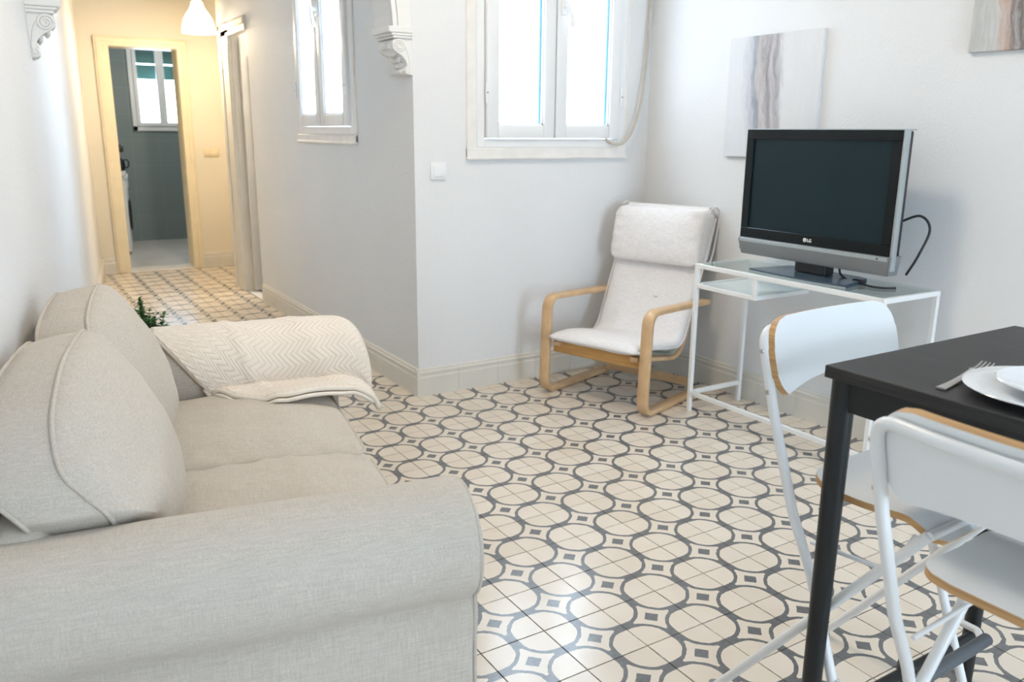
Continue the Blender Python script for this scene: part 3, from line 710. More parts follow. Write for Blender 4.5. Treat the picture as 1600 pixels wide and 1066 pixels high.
# stand base: bowed plate
N = 24; poly = []
for i in range(N + 1):
    s = -1 + 2 * i / N; poly.append((-.125 + .018 * s * s, .25 * s))
poly += [(.10, .20), (.13, 0.14), (.13, -.14), (.10, -.20)]
bm = B(); prism(bm, poly, lambda a, b, dd: (a + .02, b, dd), .0, .012)
for v in bm.verts:
    if v.co.z > .006: v.co.z += .012 * max(0, 1 - abs(v.co.x - .03) / .16)
M_STANDB = simple('slate_blue_stand', (.10, .15, .20), .25, metal=.5, var=.05)
obj('stand_base', bm, M_STANDB, t)
bm = B(); prism(bm, [(a, b) for a, b in poly[:N + 1]] + [(a + .010, b) for a, b in poly[:N + 1]][::-1], lambda a, b, dd: (a + .014, b, dd), .0, .007); obj('stand_lip', bm, M_SIDE, t)
# maker's mark: disc and two letters
def disc(r, n=28): return [(r * math.cos(2*PI*i/n), r * math.sin(2*PI*i/n)) for i in range(n)]
bm = B(); prism(bm, disc(.0085), lambda a, b, dd: (dd, a + .022, b + z0 + .0985), -.0172, -.0155)
obj('logo_disc', bm, M_LOGO, t, 0)
bm = B()
for a in (((-.0015, .004), (.0015, .004), (.0015, -.0028), (.0035, -.0028), (.0035, -.005), (-.0015, -.005)),):
    prism(bm, list(a), lambda a, b, dd: (dd, -a * .8 + .021, b + z0 + .0985), -.0176, -.017)
obj('logo_mark', bm, M_BEZEL, t, 0)
fc = bpy.data.curves.new('maker_letters', 'FONT'); fc.body = 'LG'; fc.size = .019; fc.extrude = .0004; fc.offset = .0004
fo = bpy.data.objects.new('maker_letters', fc); COL.objects.link(fo)
dg = bpy.context.evaluated_depsgraph_get(); lm = bpy.data.meshes.new_from_object(fo.evaluated_get(dg)); bpy.data.objects.remove(fo)
lm.materials.append(M_LOGO)
link('maker_letters', lm, t, (-.0166, .0105, z0 + .092), (PI/2, 0, -PI/2))
# cables
bm = B(); tube(bm, spline([(3.02, 1.99, 1.0), (3.05, 1.92, 1.03), (3.06, 1.88, .98), (3.03, 1.895, .88), (3.02, 1.93, .80)], 8), .005, 8)
tag(obj('television_cable', bm, M_BLACKPL, None, 180), 'black cable looping behind the right side of the television', 'cable')
bm = B(); tube(bm, spline([(2.99, 2.215, .80), (2.985, 2.20, .765), (2.975, 2.14, .7435), (2.97, 2.08, .7432), (2.955, 2.03, .7432), (2.97, 1.985, .7432), (3.01, 1.96, .7432)], 8), .0048, 8)
box(bm, 2.975, 3.005, 2.09, 2.14, .739, .757, .004)
tag(obj('power_cable', bm, M_BLACKPL, None, 180), 'black power cable lying on the glass table beneath the television', 'cable')

def pillow(name, W, H, T, dome_f, dome_b, place, seed, mat, parent, rc=.09, nseg=34, wr=.006, pipe=True):
    """boxed cushion: W x H outline, T border depth, domed faces. place(a,b,d)->xyz with a,b in metres from centre, d towards front"""
    bm = B(); N = nseg
    def sq(a, b):                                                  # square -> rounded rectangle
        x, y = a * W / 2, b * H / 2; ix, iy = W / 2 - rc, H / 2 - rc
        dx, dy = abs(x) - ix, abs(y) - iy
        if dx > 0 and dy > 0:
            m = max(dx, dy); L = math.hypot(dx, dy); f = m / L
            x = math.copysign(ix + dx * f, x); y = math.copysign(iy + dy * f, y)
        return x, y
    def g(i): return math.sin((-1 + 2 * i / N) * PI / 2 * .92) / math.sin(PI / 2 * .92)
    F, K = {}, {}
    for i in range(N + 1):
        for j in range(N + 1):
            a, b = g(i), g(j); x, y = sq(a, b)
            e = ((1 - a**2) * (1 - b**2)) ** .42; edge = max(abs(a), abs(b))
            n_ = wr * noise.noise(Vector((x * 9 + seed, y * 9, seed))) * (e ** .4) + wr * 4.0 * noise.noise(Vector(((x if abs(b) > abs(a) else y) * 34 + seed, (y if abs(b) > abs(a) else x) * 5, seed + 5))) * edge ** 7 * (1 - edge ** 14)
            F[i, j] = bm.verts.new(place(x, y, T / 2 + dome_f * e + n_))
            K[i, j] = bm.verts.new(place(x, y, -T / 2 - dome_b * e))
    for i in range(N):
        for j in range(N):
            bm.faces.new((F[i, j], F[i+1, j], F[i+1, j+1], F[i, j+1])); bm.faces.new((K[i, j], K[i, j+1], K[i+1, j+1], K[i+1, j]))
    loop = [(i, 0) for i in range(N)] + [(N, j) for j in range(N)] + [(i, N) for i in range(N, 0, -1)] + [(0, j) for j in range(N, 0, -1)]
    m = len(loop); S = 4; prev = [F[p] for p in loop]
    for s in range(1, S + 1):
        if s == S: cur = [K[p] for p in loop]
        else:
            cur = []
            for p in loop:
                x, y = sq(g(p[0]), g(p[1])); q = s / S; bul = 1 + .018 * math.sin(PI * q)
                cur.append(bm.verts.new(place(x * bul, y * bul, T / 2 - T * q)))
        for k in range(m): bm.faces.new((prev[k], prev[(k+1) % m], cur[(k+1) % m], cur[k]))
        prev = cur
    o = obj(name, bm, mat, parent, 50)
    if pipe:
        for sd in (1, -1):
            bm = B(); pp = []
            for p in loop[::1]:
                x, y = sq(g(p[0]), g(p[1])); pp.append(place(x * 1.006, y * 1.006, sd * T / 2))
            tube(bm, pp, .0045, 8, closed=True); obj('piping', bm, mat, o, 180)
    return o
# ------------------------------------------------------------------ bentwood armchair
bdir = Vector((.953, .305, 0)); C0 = Vector((2.452, 3.178, 0))
t = empty('armchair', C0, math.atan2(-bdir.y, -bdir.x) - PI/2); tag(t, 'bentwood armchair with white cushion in the corner under the window', 'armchair')
# local +y is forward; ribbon uses (x, -t, z) so t runs backwards
side = fillet([(.56, .014, 0), (-.012, .014, 0), (.008, .512, 0), (.57, .488, 0)], [0, .075, .07, 0], 8)
for s in (-1, 1):
    x0 = s * .30; bm = B(); ribbon(bm, [(p.x, p.y) for p in side], .024, x0 - .028, x0 + .028); sd = obj('side_frame', bm, M_BIRCH, t, 50)
    bm = B(); box(bm, x0 - .02, x0 + .02, -.075, -.04, 0, .004); obj('foot_pad', bm, M_PAD, sd)
bm = B(); box(bm, -.272, .272, -.545, -.520, .027, .072, .004); obj('floor_rail', bm, M_BIRCH, t)
bm = B(); box(bm, -.272, .272, -.050, -.026, .225, .288, .004); obj('front_rail', bm, M_BIRCHD, t)
bm = B(); box(bm, -.272, .272, -.545, -.52, .40, .45, .004); obj('back_rail', bm, M_BIRCH, t)
shell = fillet([(.0, .278, 0), (.425, .205, 0), (.705, .89, 0)], [0, .14, 0], 12)
for s in (-1, 1):
    bm = B(); ribbon(bm, [(p.x, p.y) for p in shell], .020, s * .235 - .022, s * .235 + .022); obj('seat_frame', bm, M_BIRCH, t, 50)
bm = B(); ribbon(bm, [(p.x, p.y + .014) for p in shell[1:-1]], .004, -.24, .24, .001); obj('seat_sling', bm, simple('olive_sling_fabric', (.50, .50, .42), .9), t, 50)
def cushion_strip(path, hw, thick, rnd=.03, nx=18, bulge=.012, seed=0, taper=None):
    """padded strip following path [(t,z)]; returns bm with rounded section"""
    P = [Vector((0, -a, b)) for a, b in path]; m = len(P); rings = []
    for i in range(m):
        d = (P[min(i+1, m-1)] - P[max(i-1, 0)]).normalized(); nn = Vector((0, d.z, -d.y)); nn = -nn if nn.z < 0 and abs(nn.z) > abs(nn.y) else nn
        e = i / (m - 1); endf = min(1, math.sqrt(max(0, 1 - (1 - min(1, min(e, 1 - e) / .05)) ** 2)) + .12)
        w_ = hw * (taper(e) if taper else 1); ring = []
        for k in range(2 * nx):
            a = k / nx
            if a <= 1: s = -1 + 2 * a; top = True
            else: s = 1 - 2 * (a - 1); top = False
            prof = (1 - abs(s) ** 6) ** .5
            h = (thick / 2) * prof * endf + (bulge * (1 - s * s) * endf if top else 0)
            nz = .004 * noise.noise(Vector((s * 3 + seed, e * 9, 1.0 if top else 5.0)))
            ring.append(bm.verts.new(P[i] + Vector((s * w_, 0, 0)) + nn * ((h if top else -h * .8) + nz)))
        rings.append(ring)
    n = 2 * nx
    for a, b in zip(rings, rings[1:]):
        for k in range(n): bm.faces.new((a[k], a[(k+1) % n], b[(k+1) % n], b[k]))
    bm.faces.new(rings[0][::-1]); bm.faces.new(rings[-1]); return bm
cpath = fillet([(-.035, .300, 0), (.10, .302, 0), (.405, .250, 0), (.690, .905, 0)], [0, .05, .11, 0], 10)
def resample(pts, n):
    L = [0]
    for a, b in zip(pts, pts[1:]): L.append(L[-1] + (b - a).length)
    out = []
    for i in range(n):
        s = L[-1] * i / (n - 1); j = max(0, min(len(L) - 2, next((k for k in range(len(L) - 1) if L[k+1] >= s - 1e-9), len(L) - 2)))
        u = (s - L[j]) / max(1e-9, L[j+1] - L[j]); out.append(pts[j].lerp(pts[j+1], u))
    return out
cp = resample(cpath, 60)
bm = B(); cushion_strip([(p.x, p.y + .016) for p in cp], .27, .055, bulge=.006); cu = obj('cushion', bm, M_COTTON, t, 180)
for s in (-1, 1):
    bm = B(); tube(bm, [(s * .27, -p.x, p.y + .016) for p in cp[1:-1]], .0045, 8); obj('piping', bm, M_COTTON, cu, 180)
bm = B(); t_ = bmesh.new(); bmesh.ops.create_uvsphere(t_, u_segments=12, v_segments=6, radius=.012)
for v in t_.verts: v.co = Vector((v.co.x - .06, -.502 + .03 + v.co.y, .50 + v.co.z * .9))
merge(bm, t_); obj('button', bm, M_COTTON, cu, 180)
def place(a, b, d): return (a, -(.595 + .20 * b - d), .805 + b + .05 * d)
pl = pillow('head_pillow', .535, .285, .105, .045, .0, place, 4.0, M_COTTON, t, rc=.05, nseg=26, wr=.005, pipe=False)
for s in (-1, 1):
    bm = B(); tube(bm, spline([(s * .270, -.60, .66), (s * .272, -.655, .70), (s * .272, -.705, .85), (s * .272, -.715, .93), (s * .270, -.675, .962), (s * .268, -.625, .955)], 5), .0045, 8); obj('piping', bm, M_COTTON, pl, 180)
bm = B(); prism(bm, [(-.625, .66), (-.655, .69), (-.72, .86), (-.722, .93), (-.69, .962), (-.64, .96), (-.60, .80)], lambda a, b, dd: (dd, a, b), -.258, .258); bmesh.ops.bevel(bm, geom=list(bm.edges), offset=.012, segments=3, affect='EDGES'); obj('pillow_flap', bm, M_COTTON, pl, 50)

# ------------------------------------------------------------------ counter stools
def make_stool():
    t = empty('counter_stool'); r = .0108; X = .220
    # side line of the back tube (t forward from rear foot)
    def P(x, tt, z): return (x, tt, z)
    up = [(.395, .012), (.314, .224), (.238, .432), (.177, .553), (.106, .758), (.059, .925)]
    left = [Vector((-X, a, b)) for a, b in up]; right = [Vector((X, a, b)) for a, b in up][::-1]
    pts = fillet(left + [Vector((-.11, .041, .925)), Vector((0, .035, .925)), Vector((.11, .041, .925))] + right, [0, .1, .3, .3, .3, .045, .1, .1, .1, .045, .3, .3, .3, .1, 0], 6)
    bm = B(); tube(bm, pts, r, 12); obj('back_tube', bm, M_WHITESTEEL, t, 60)
    # rear leg loop from under the seat front down to the rear feet
    for s in (-1, 1):
        bm = B(); tube(bm, [(s * X * .985, .0, .012), (s * X * .985, .470, .625)], r, 12); obj('leg', bm, M_WHITESTEEL, t, 60)
        for tt in (.0, .395):
            bm = B(); lathe(bm, [(0, 0), (.0125, 0), (.0135, .006), (.0135, .026), (.0, .026)], 12, (s * X * (.985 if tt == 0 else 1), tt)); obj('foot_cap', bm, M_SEAL if tt == 0 else M_PAD, t)
        for zz, tt in ((.885, .072), (.80, .096)):
            bm = B(); lathe(bm, [(0, 0), (.006, 0), (.005, .003), (0, .003)], 10)
            for v in bm.verts: v.co = Vector((s * (X + r - .001 + v.co.z), tt + v.co.x - .002, zz + v.co.y))
            obj('screw', bm, M_CHROME, t)
        bm = B(); tube(bm, [(s * (X - .012), .222, .50), (s * (X - .012), .40, .515), (s * (X - .03), .43, .60)], .005, 8); obj('folding_rod', bm, M_WHITESTEEL, t, 60)
    bm = B(); tube(bm, [(-X, .470, .622), (X, .470, .622)], r * .9, 10); obj('seat_rail', bm, M_WHITESTEEL, t, 60)
    # footrest in front of the front legs
    for s in (-1, 1):
        bm = B(); tube(bm, fillet([(s * X, .322, .225), (s * X, .385, .225), (s * (X - .03), .41, .222)], .02, 4), .0085, 8); obj('footrest_bracket', bm, M_WHITESTEEL, t, 60)
    bm = B(); tube(bm, [(-X + .012, .412, .222), (X - .012, .412, .222)], .0145, 12); obj('footrest', bm, simple('grey_footrest_sleeve', (.09, .10, .11), .5), t, 60)
    # seat: plywood with waterfall front
    N = 14; outline = []
    hw = .215
    def rc(cx, cy, rr, a0, a1, n=7): return [(cx + rr * math.cos(a0 + (a1 - a0) * i / n), cy + rr * math.sin(a0 + (a1 - a0) * i / n)) for i in range(n + 1)]
    # panel built as strips across so it can bend: rows in t
    def panel(rows, zf, th):
        """rows: list of (t, halfwidth); zf(x,t)->(y,z) ; returns bm with faces slot 0, edges slot 1"""
        bm = B(); nx = 16; top, bot = [], []
        for tt, h in rows:
            a, b = [], []
            for k in range(nx + 1):
                x = -h + 2 * h * k / nx; p = Vector(zf(x, tt)); e = .002
                nrm = ((Vector(zf(x + e, tt)) - Vector(zf(x - e, tt))).cross(Vector(zf(x, tt + e)) - Vector(zf(x, tt - e)))).normalized()
                a.append(bm.verts.new(p + nrm * th / 2)); b.append(bm.verts.new(p - nrm * th / 2))
            top.append(a); bot.append(b)
        m = len(rows)
        def face(vs, mi): f = bm.faces.new(vs); f.material_index = mi
        for i in range(m - 1):
            for k in range(nx):
                face((top[i][k], top[i][k+1], top[i+1][k+1], top[i+1][k]), 0); face((bot[i][k], bot[i+1][k], bot[i+1][k+1], bot[i][k+1]), 0)
            for k in (0, nx): face((top[i][k], top[i+1][k], bot[i+1][k], bot[i][k]), 1)
        for i in (0, m - 1):
            for k in range(nx): face((top[i][k], top[i][k+1], bot[i][k+1], bot[i][k]), 1)
        return bm
    rows = []
    t0, t1 = .185, .485
    for i in range(31):
        e = i / 30; tt = t0 + (t1 - t0) * e; h = hw
        dr = tt - t0
        if dr < .075: h = hw - .075 + math.sqrt(max(0, .075**2 - (.075 - dr)**2))
        df = t1 - tt
        if df < .03: h = hw - .03 + math.sqrt(max(0, .03**2 - (.03 - df)**2))
        rows.append((tt, h))
    def seatz(x, tt):
        e = (tt - t0) / (t1 - t0); z = .640 - .010 * math.sin(PI * min(1, e / .8)) 
        if e > .72: q = (e - .72) / .28; z -= .034 * q * q
        return (x, tt, z)
    o = obj('seat', panel(rows, seatz, .014), [M_LAMIN, M_PLY], t, 40)
    # backrest: rows in height
    rows = []; zb, zt = .780, .952
    for i in range(31):
        e = i / 30; z = zb + (zt - zb) * e; h = .218 + .004 * (1 - abs(2*e - 1))
        dt = zt - z
        if dt < .06: h = .218 - .06 + math.sqrt(max(0, .06**2 - (.06 - dt)**2))
        db = z - zb
        if db < .05: h = .218 - .030 * (1 - db / .05) ** 1.5
        rows.append((z, h))
    def backz(x, z):
        q = x / .23; rise = .034 * (1 - q * q) * max(0, 1 - (z - zb) / .12)
        z2 = z + rise
        return (x, .106 - (z2 - .758) * .281 + .0195 - .022 * (1 - q * q), z2)
    o = obj('backrest', panel(rows, backz, .016), [M_LAMIN, M_PLY], t, 40)
    return t
st = make_stool(); st.location = (1.581, 1.249, 0); st.rotation_euler = (0, 0, PI + math.radians(2))
tag(st, 'white counter stool beyond the black table, its backrest facing the viewer', 'stool', 'folding stools at the table')
s2 = copy_tree(st); s2.location = (1.024, .492, 0); s2.rotation_euler = (0, 0, -PI/2)
tag(s2, 'white counter stool seen from behind at the near side of the black table', 'stool', 'folding stools at the table')

# ------------------------------------------------------------------ dining table
t = empty('dining_table', (1.637, .375, 0)); tag(t, 'tall black table with round legs set with a plate', 'table')
hx, hy, TZ = .332, .60, .91
bm = B(); box(bm, -hx, hx, -hy, hy, TZ - .024, TZ, .0015); obj('table_top', bm, M_TABLE, t)
bm = B(); box(bm, -hx + .03, hx - .03, hy - .035, hy - .018, TZ - .085, TZ - .024, .001); box(bm, -hx + .03, hx - .03, -hy + .018, -hy + .035, TZ - .085, TZ - .024, .001)
box(bm, -hx + .018, -hx + .035, -hy + .03, hy - .03, TZ - .085, TZ - .024, .001); box(bm, hx - .035, hx - .018, -hy + .03, hy - .03, TZ - .085, TZ - .024, .001); obj('apron', bm, M_BLACKSTEEL, t)
for sx in (-1, 1):
    for sy in (-1, 1):
        bm = B(); tube(bm, [(sx * (hx - .027), sy * (hy - .027), 0), (sx * (hx - .027), sy * (hy - .027), TZ - .024)], [.0185, .0225], 18); obj('leg', bm, M_BLACKSTEEL, t, 60)
for sy in (-1, 1):
    bm = B(); tube(bm, [(-hx + .036, sy * (hy - .05), .15), (hx - .036, sy * (hy - .05), .15)], .0125, 12); obj('stretcher', bm, M_BLACKSTEEL, t, 60)
bm = B(); tube(bm, [(0, -hy + .05, .15), (0, hy - .05, .15)], .0125, 12); obj('stretcher', bm, M_BLACKSTEEL, t, 60)
bm = B(); lathe(bm, [(.0, .128), (.02, .128), (.02, .172), (0, .172)], 14, (0, hy - .05)); obj('stretcher_joint', bm, M_BLACKSTEEL, t)

# plates and fork
def plate(name, loc, R, h, label):
    t = empty(name, loc); tag(t, label, 'plate')
    prof = [(0, .002), (R*.52, .002), (R*.54, 0), (R*.60, 0), (R*.62, .004), (R*.80, h*.55), (R*.985, h*.93), (R, h), (R*.985, h + .002), (R*.80, h*.55 + .005), (R*.62, .009), (R*.5, .0065), (0, .0065)]
    bm = B(); lathe(bm, prof, 48); obj('dish', bm, M_PORCELAIN, t, 60)
plate('dinner_plate', (1.455, .640, .9101), .138, .018, 'large white dinner plate lying on the black table')
plate('side_plate', (1.472, .633, .9172), .103, .020, 'smaller white plate stacked on the dinner plate')
t = empty('fork', (1.342, .768, .9105), math.atan2(.05, .31)); tag(t, 'steel fork half under the plate on the black table', 'fork')
bm = B(); L = .205; rows = []
for i in range(25):
    e = i / 24; x = .125 * e; hw_ = .0050 * (1 - e) ** .8 + .0035; z = .0022 + .010 * e * e * e
    rows.append((x, hw_, z))
def strip(bm, rows, th, yc=lambda e: 0):
    T, Bt = [], []
    for x, h, z in rows:
        T.append([bm.verts.new((x, s * h + yc(x), z + th/2 + (.0008 if abs(s) < .5 else 0))) for s in (-1, 0, 1)]); Bt.append([bm.verts.new((x, s * h + yc(x), z - th/2)) for s in (-1, 0, 1)])
    for i in range(len(rows) - 1):
        for k in (0, 1):
            bm.faces.new((T[i][k], T[i][k+1], T[i+1][k+1], T[i+1][k])); bm.faces.new((Bt[i][k], Bt[i+1][k], Bt[i+1][k+1], Bt[i][k+1]))
        bm.faces.new((T[i][0], T[i+1][0], Bt[i+1][0], Bt[i][0])); bm.faces.new((T[i][2], Bt[i][2], Bt[i+1][2], T[i+1][2]))
    for i in (0, -1): bm.faces.new(T[i] + Bt[i][::-1])
strip(bm, rows, .003); obj('handle', bm, M_CHROME, t, 50)
bm = B(); strip(bm, [(.125, .0035, .0122), (.135, .0055, .0115), (.148, .0115, .009), (.160, .0125, .0065)], .0024); obj('fork_head', bm, M_CHROME, t, 50)
for k in range(4):
    y = -.0105 + .007 * k; bm = B(); strip(bm, [(.159, .0020, .0065), (.175, .0018, .0055), (.19, .0016, .008), (.205, .0009, .0125)], .002, lambda x, y=y: y); obj('tine', bm, M_CHROME, t, 50)

# ------------------------------------------------------------------ sofa (local x = forward v, local y = along u)
SB = empty('sofa', (0, 0, 0), -SA); tag(SB, 'two seat sofa in beige linen with rolled arms and loose cushions', 'sofa')
U0, U1 = 1.475, 2.975                    # arm roll centres
VB, VF = -.335, .51
def fabric_noise(p, s=1, amp=.004): return amp * noise.noise(Vector(p) * s)
def arm(uc, sg):
    """sg=+1: inner side towards +u"""
    r_, zc = .125, .530; prof = []
    prof.append((uc - sg * .085, .02)); 
    for z in (.10, .20, .30, .37): prof.append((uc - sg * (.088 - .01 * math.sin(z * 6)), z))
    for i in range(25):
        a = math.radians(232 - 232 * i / 24 - 0) if True else 0
        prof.append((uc + sg * r_ * math.cos(a), zc + r_ * math.sin(a)))
    prof += [(uc + sg * .118, .45), (uc + sg * .11, .30), (uc + sg * .11, .02)]
    bm = B(); n = len(prof); rings = []
    cx, cz = uc, .36
    stations = [VB + (VF - .03 - VB) * i / 22 for i in range(23)] + [VF - .018, VF - .008, VF - .002, VF]
    for v in stations:
        k = 0
        if v > VF - .03: q = (v - (VF - .03)) / .03; k = 1 - math.sqrt(max(0, 1 - q * q))
        ring = []
        for (u, z) in prof:
            du, dz = uc - u, .50 - z
            ins = .028 * k
            L = max(1e-6, math.hypot(du, max(-.2, min(.2, dz)) if z > .36 else 0))
            uu = u + (du / L) * ins; zz = z + ((dz / L) * ins if z > .36 else 0)
            w_ = .004 * noise.noise(Vector((u * 5, v * 4, z * 5))) + (.003 * math.sin(v * 22 + z * 9) if .1 < z < .36 else 0) * .6
            ring.append(bm.verts.new((v, uu + (w_ if k < .1 else 0) * sg, zz + (w_ if k < .1 and z > .4 else 0))))
        rings.append(ring)
    for a, b in zip(rings, rings[1:]):
        for k in range(n): bm.faces.new((a[k], a[(k+1) % n], b[(k+1) % n], b[k]))
    bm.faces.new(rings[0][::-1]); bm.faces.new(rings[-1])
    o = obj('arm', bm, M_LINEN, SB, 60)
    bm = B(); tube(bm, [(VF - .010, u + (uc - u) * .06, z + (.50 - z) * (.06 if z > .36 else 0)) for u, z in prof[:-2]], .0045, 8); obj('piping', bm, M_LINEN, o, 180)
    return o
arm(U0, 1); arm(U1, -1)
bm = B(); box(bm, VB, VF - .05, U0 + .10, U1 - .10, .03, .335, .012, 2); obj('base', bm, M_LINEN, SB)
bm = B()                                                          # skirt with small folds at the corners
for (v0, u0, v1, u1) in ((VF - .045, U0 + .1, VF - .045, U1 - .1), (VF - .006, U0 - .08, VF - .006, U0 + .1), (VF - .006, U1 - .1, VF - .006, U1 + .08), (VB, U0 - .09, VF - .006, U0 - .09), (VB, U1 + .09, VF - .006, U1 + .09)):
    L = math.hypot(v1 - v0, u1 - u0); nseg = max(8, int(L / .02)); T = []
    nx_, ny_ = (u1 - u0) / L, -(v1 - v0) / L
    if (v0 == VB): nx_, ny_ = 0, (-1 if u0 < 2 else 1)
    for i in range(nseg + 1):
        e = i / nseg; a = .006 + .006 * noise.noise(Vector((u0 * 3 + e * 8, v0, 2)))
        T.append([bm.verts.new((v0 + (v1 - v0) * e + nx_ * (a * q), u0 + (u1 - u0) * e + ny_ * (a * q), z)) for z, q in ((.22, .2), (.12, 1), (.012, 2.2))])
    for a, b in zip(T, T[1:]):
        for k in (0, 1): bm.faces.new((a[k], b[k], b[k+1], a[k+1]))
bmesh.ops.solidify(bm, geom=list(bm.faces), thickness=.004)
obj('skirt', bm, M_LINEN, SB, 60)
bm = B(); box(bm, VB - .004, VB + .10, U0 + .015, U1 - .05, .03, .665, .035, 3); obj('back_frame', bm, M_LINEN, SB)
# seat cushions (lie flat: a along u, b along v, d up)
for uc, seed in ((1.905, 1.0), (2.545, 6.0)):
    def place(a, b, d, uc=uc, seed=seed):
        v = .09 + b; z = .395 + d
        if d > 0: z -= .018 * max(0, (v - .30) / .17) ** 2
        return (v, uc + a, z)
    pillow('seat_cushion', .638, .76, .10, .038, .0, place, seed, M_LINEN, SB, rc=.06, wr=.012)
# back cushions (a along u, b up the slope, d forward)
def mk_back(uc, seed, lean, dv, W, tw, tb=.13, sag=.085, lift=.0):
    def place(a, b, d):
        h = b + .235; q = max(0.0, h / .47)                                  # height along cushion 0..0.47
        ex = max(0, d - tb / 2); dd = min(d, tb / 2)
        v = -.190 - lean * q ** 1.3 + dv + dd * (1.0 - .12 * q) + ex * (1.25 - .55 * q)
        z = .455 + h * .885 + (dd + .6 * ex) * .16 * q
        z -= sag * max(0, (-a - .02) / .30) ** 2 * q + .02 * max(0, (a - .05) / .28) ** 2 * q
        near = max(0, (-a - .05) / .30); low = max(0, 1 - q)
        z += lift * near ** 1.6 * low ** 1.2
        return (v + tw * a, uc + a - .22 * lift * near * low, z)
    return pillow('back_cushion', W, .47, tb, .125, .012, place, seed, M_LINEN, SB, rc=.11, wr=.010)
mk_back(1.890, 2.0, .088, .0, .70, .03, lift=.21)
mk_back(2.550, 9.0, .075, -.01, .650, .0, sag=.04)

# ------------------------------------------------------------------ blanket over the far arm
def blanket():
    bm = B(); uvl = bm.loops.layers.uv.new('UVMap')
    r_, zc = .133, .530
    NS, NW = 70, 60
    def path(s):
        """cross-section arc length from the outer low edge; returns (u,z,normal)"""
        a0 = .17                                                   # outer straight drop
        arc = r_ * math.radians(190)
        if s < a0: return (U1 + r_, zc - (a0 - s)), (1, 0)
        if s < a0 + arc:
            a = (s - a0) / r_; return (U1 + r_ * math.cos(a), zc + r_ * math.sin(a)), (math.cos(a), math.sin(a))
        q = s - a0 - arc; a = math.radians(190)
        pu, pz = U1 + r_ * math.cos(a), zc + r_ * math.sin(a)
        # slide down to the seat then out on the seat
        dz = pz - .475
        if q < dz + .01: return (pu - q * .35, pz - q * .92), (-.9, .3)
        q2 = q - dz; return (pu - dz * .35 - q2 * .9, .475 + .012 * math.sin(min(1, q2 / .08) * PI)), (-.2, 1)
    V0, V1 = -.09, .665
    grid = {}
    for j in range(NW + 1):
        w_ = j / NW; v = V0 + (V1 - V0) * w_
        if v < .15: se = .42 + (.73 - .42) * ((v - V0) / (.15 - V0)) ** .95
        elif v < .34: se = .73 + .11 * math.sin((v - .15) / .19 * PI * .5)
        else: se = .84 - .04 * min(1, (v - .34) / .2)
        s0 = .02
        for i in range(NS + 1):
            e = i / NS; s = s0 + (se - s0) * e
            (u, z), nn = path(s)
            over = max(0, v - (VF - .01)); vv = v
            if over > 0:
                a = min(1.25, over / .11); R = .11
                vv = (VF - .01) + R * math.sin(a) + max(0, over - 1.25 * R) * math.cos(1.25)
                drop = R * (1 - math.cos(a)) + max(0, over - 1.25 * R) * math.sin(1.25)
                inner = max(0, min(1, (z - .40) / .15)); z -= drop * (.55 + .45 * inner); u += .10 * over * (1 if u > U1 else .2)
            h = .006 * noise.noise(Vector((u * 7, v * 7, 3))) + .007 * math.exp(-((v - .15 - .25 * (e - .5)) / .018) ** 2) + .006 * math.exp(-((v - .42 - .3 * (e - .6)) / .03) ** 2)
            lift = .006 + h
            if se - s < .14 and .24 < v < .55: lift += .022 * math.sin((v - .24) / .31 * PI) * (1 - (se - s) / .14)
            grid[i, j] = bm.verts.new((vv, u + nn[0] * lift, z + nn[1] * lift)); grid[i, j].index = -1
    for i in range(NS):
        for j in range(NW):
            f = bm.faces.new((grid[i, j], grid[i+1, j], grid[i+1, j+1], grid[i, j+1]))
            for lp, (a, b) in zip(f.loops, ((i, j), (i+1, j), (i+1, j+1), (i, j+1))):
                lp[uvl].uv = (a / NS * .80, V0 + (V1 - V0) * b / NW)
    edge_in = [grid[NS, j].co.copy() for j in range(NW + 1)]
    edge_fr = [grid[i, NW].co.copy() for i in range(NS + 1)]
    edge_bk = [grid[i, 0].co.copy() for i in range(NS + 1)]
    return bm, edge_in, edge_fr, edge_bk
t = empty('throw_blanket', (0, 0, 0), -SA); tag(t, 'cream herringbone knit blanket draped over the far sofa arm', 'blanket')
bm, ein, efr, ebk = blanket()
bk = obj('blanket_cloth', bm, M_KNIT, t, 180)
md = bk.modifiers.new('thickness', 'SOLIDIFY'); md.thickness = .013; md.offset = 1
M_HEM = simple('cream_blanket_hem', (.84, .76, .66), .95, var=.05, bump=.5, bscale=180, bdist=.004)
for nm, ed in (('hem', ein), ('hem', efr), ('hem', ebk)):
    bm = B(); tube(bm, [p + Vector((0, 0, .002)) for p in ed], .009, 8); obj(nm, bm, M_HEM, t, 180)
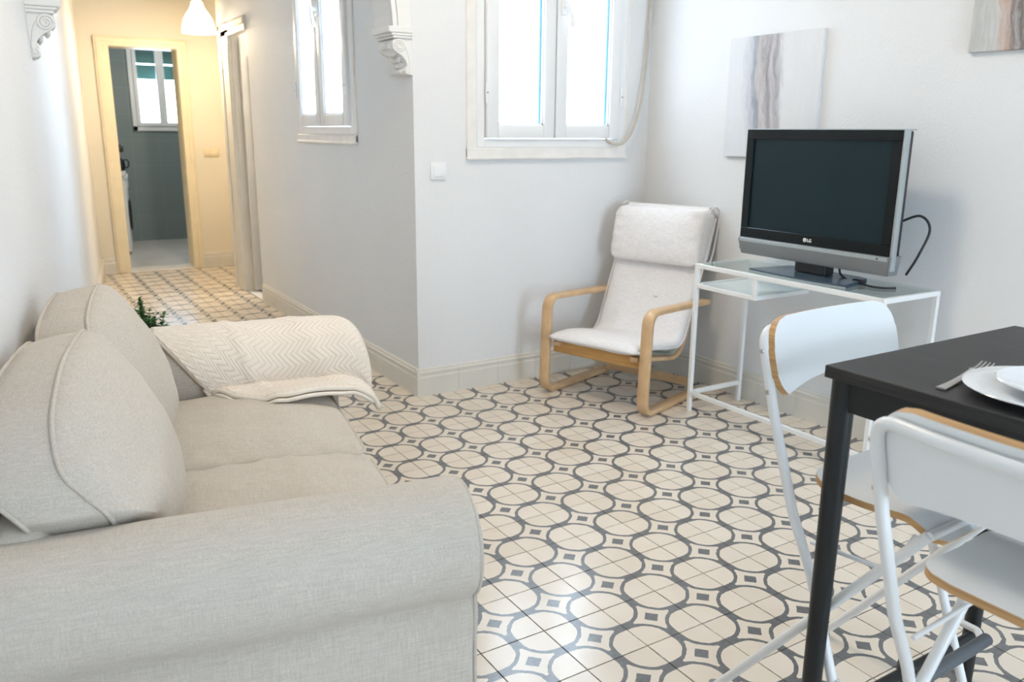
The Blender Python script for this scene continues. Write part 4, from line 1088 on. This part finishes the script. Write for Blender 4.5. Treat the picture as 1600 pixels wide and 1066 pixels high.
# second folded layer below the inner edge
bm = B(); uvl = bm.loops.layers.uv.new('UVMap'); N = len(ein); rows = []
for k in range(6):
    row = []
    for j in range(12, N - 4):
        p = ein[j]; e = math.sin((j - 12) / (N - 17) * PI) ** .6
        row.append(bm.verts.new(p + Vector((-.004, -.016 * e + k * .02, -.012 - .004 * k * e))))
    rows.append(row)
for k in range(5):
    for j in range(len(rows[0]) - 1): bm.faces.new((rows[k][j], rows[k+1][j], rows[k+1][j+1], rows[k][j+1]))
fl = [v.co.copy() for v in rows[0]]
o = obj('folded_layer', bm, M_HEM, t, 180); md = o.modifiers.new('thickness', 'SOLIDIFY'); md.thickness = .008; md.offset = 0
bm = B(); tube(bm, fl, .007, 8); obj('hem', bm, M_HEM, t, 180)

# ------------------------------------------------------------------ plant beyond the sofa
t = empty('potted_plant', (.53, 4.12, 0)); tag(t, 'small leafy green plant showing past the far sofa cushion', 'plant')
M_POT = simple('white_pot', (.75, .75, .74), .4)
bm = B(); lathe(bm, [(0, 0), (.075, 0), (.095, .27), (.10, .28), (.09, .28), (.085, .25), (0, .25)], 28); obj('pot', bm, M_POT, t)
k = NT('boxwood_leaf'); oi = k.noise(k.coord('Object'), 30, 2); k.col(k.ramp(oi, [(.3, (.02, .085, .015)), (.7, (.07, .22, .045))])); k.rough(.45); M_LEAF = k.m
bm = B(); sb = B(); rnd = random.Random(3)
for s in range(46):
    a = rnd.uniform(0, 2*PI); rad = rnd.uniform(.0, .125); hgt = .30 + rnd.uniform(.08, .235) * (1 - rad / .26)
    tip = Vector((rad * math.cos(a), rad * math.sin(a), hgt + .04)); base = Vector((tip.x * .35, tip.y * .35, .25)); mid = base.lerp(tip, .5) + Vector((0, 0, .02))
    pts = spline([base, mid, tip], 6); tube(sb, pts, .0014, 5)
    for p in pts[4:]:
        for q in range(4):
            az = rnd.uniform(0, 2*PI); d = Vector((math.cos(az), math.sin(az), rnd.uniform(.1, .9))).normalized(); L = rnd.uniform(.018, .028); W = L * .33
            s_ = d.cross(Vector((0, 0, 1))).normalized() * W; up_ = s_.cross(d).normalized() * .003
            v = [bm.verts.new(x) for x in (p, p + d*L*.35 + s_ + up_, p + d*L*.75 + s_*.8 + up_, p + d*L, p + d*L*.75 - s_*.8 + up_, p + d*L*.35 - s_ + up_)]
            c_ = bm.verts.new(p + d * L * .55)
            for i in range(6): bm.faces.new((v[i], v[(i+1) % 6], c_))
tag(obj('foliage', bm, M_LEAF, t, 180), kind='stuff'); obj('stems', sb, simple('green_stem', (.06, .12, .03), .6), t, 180)
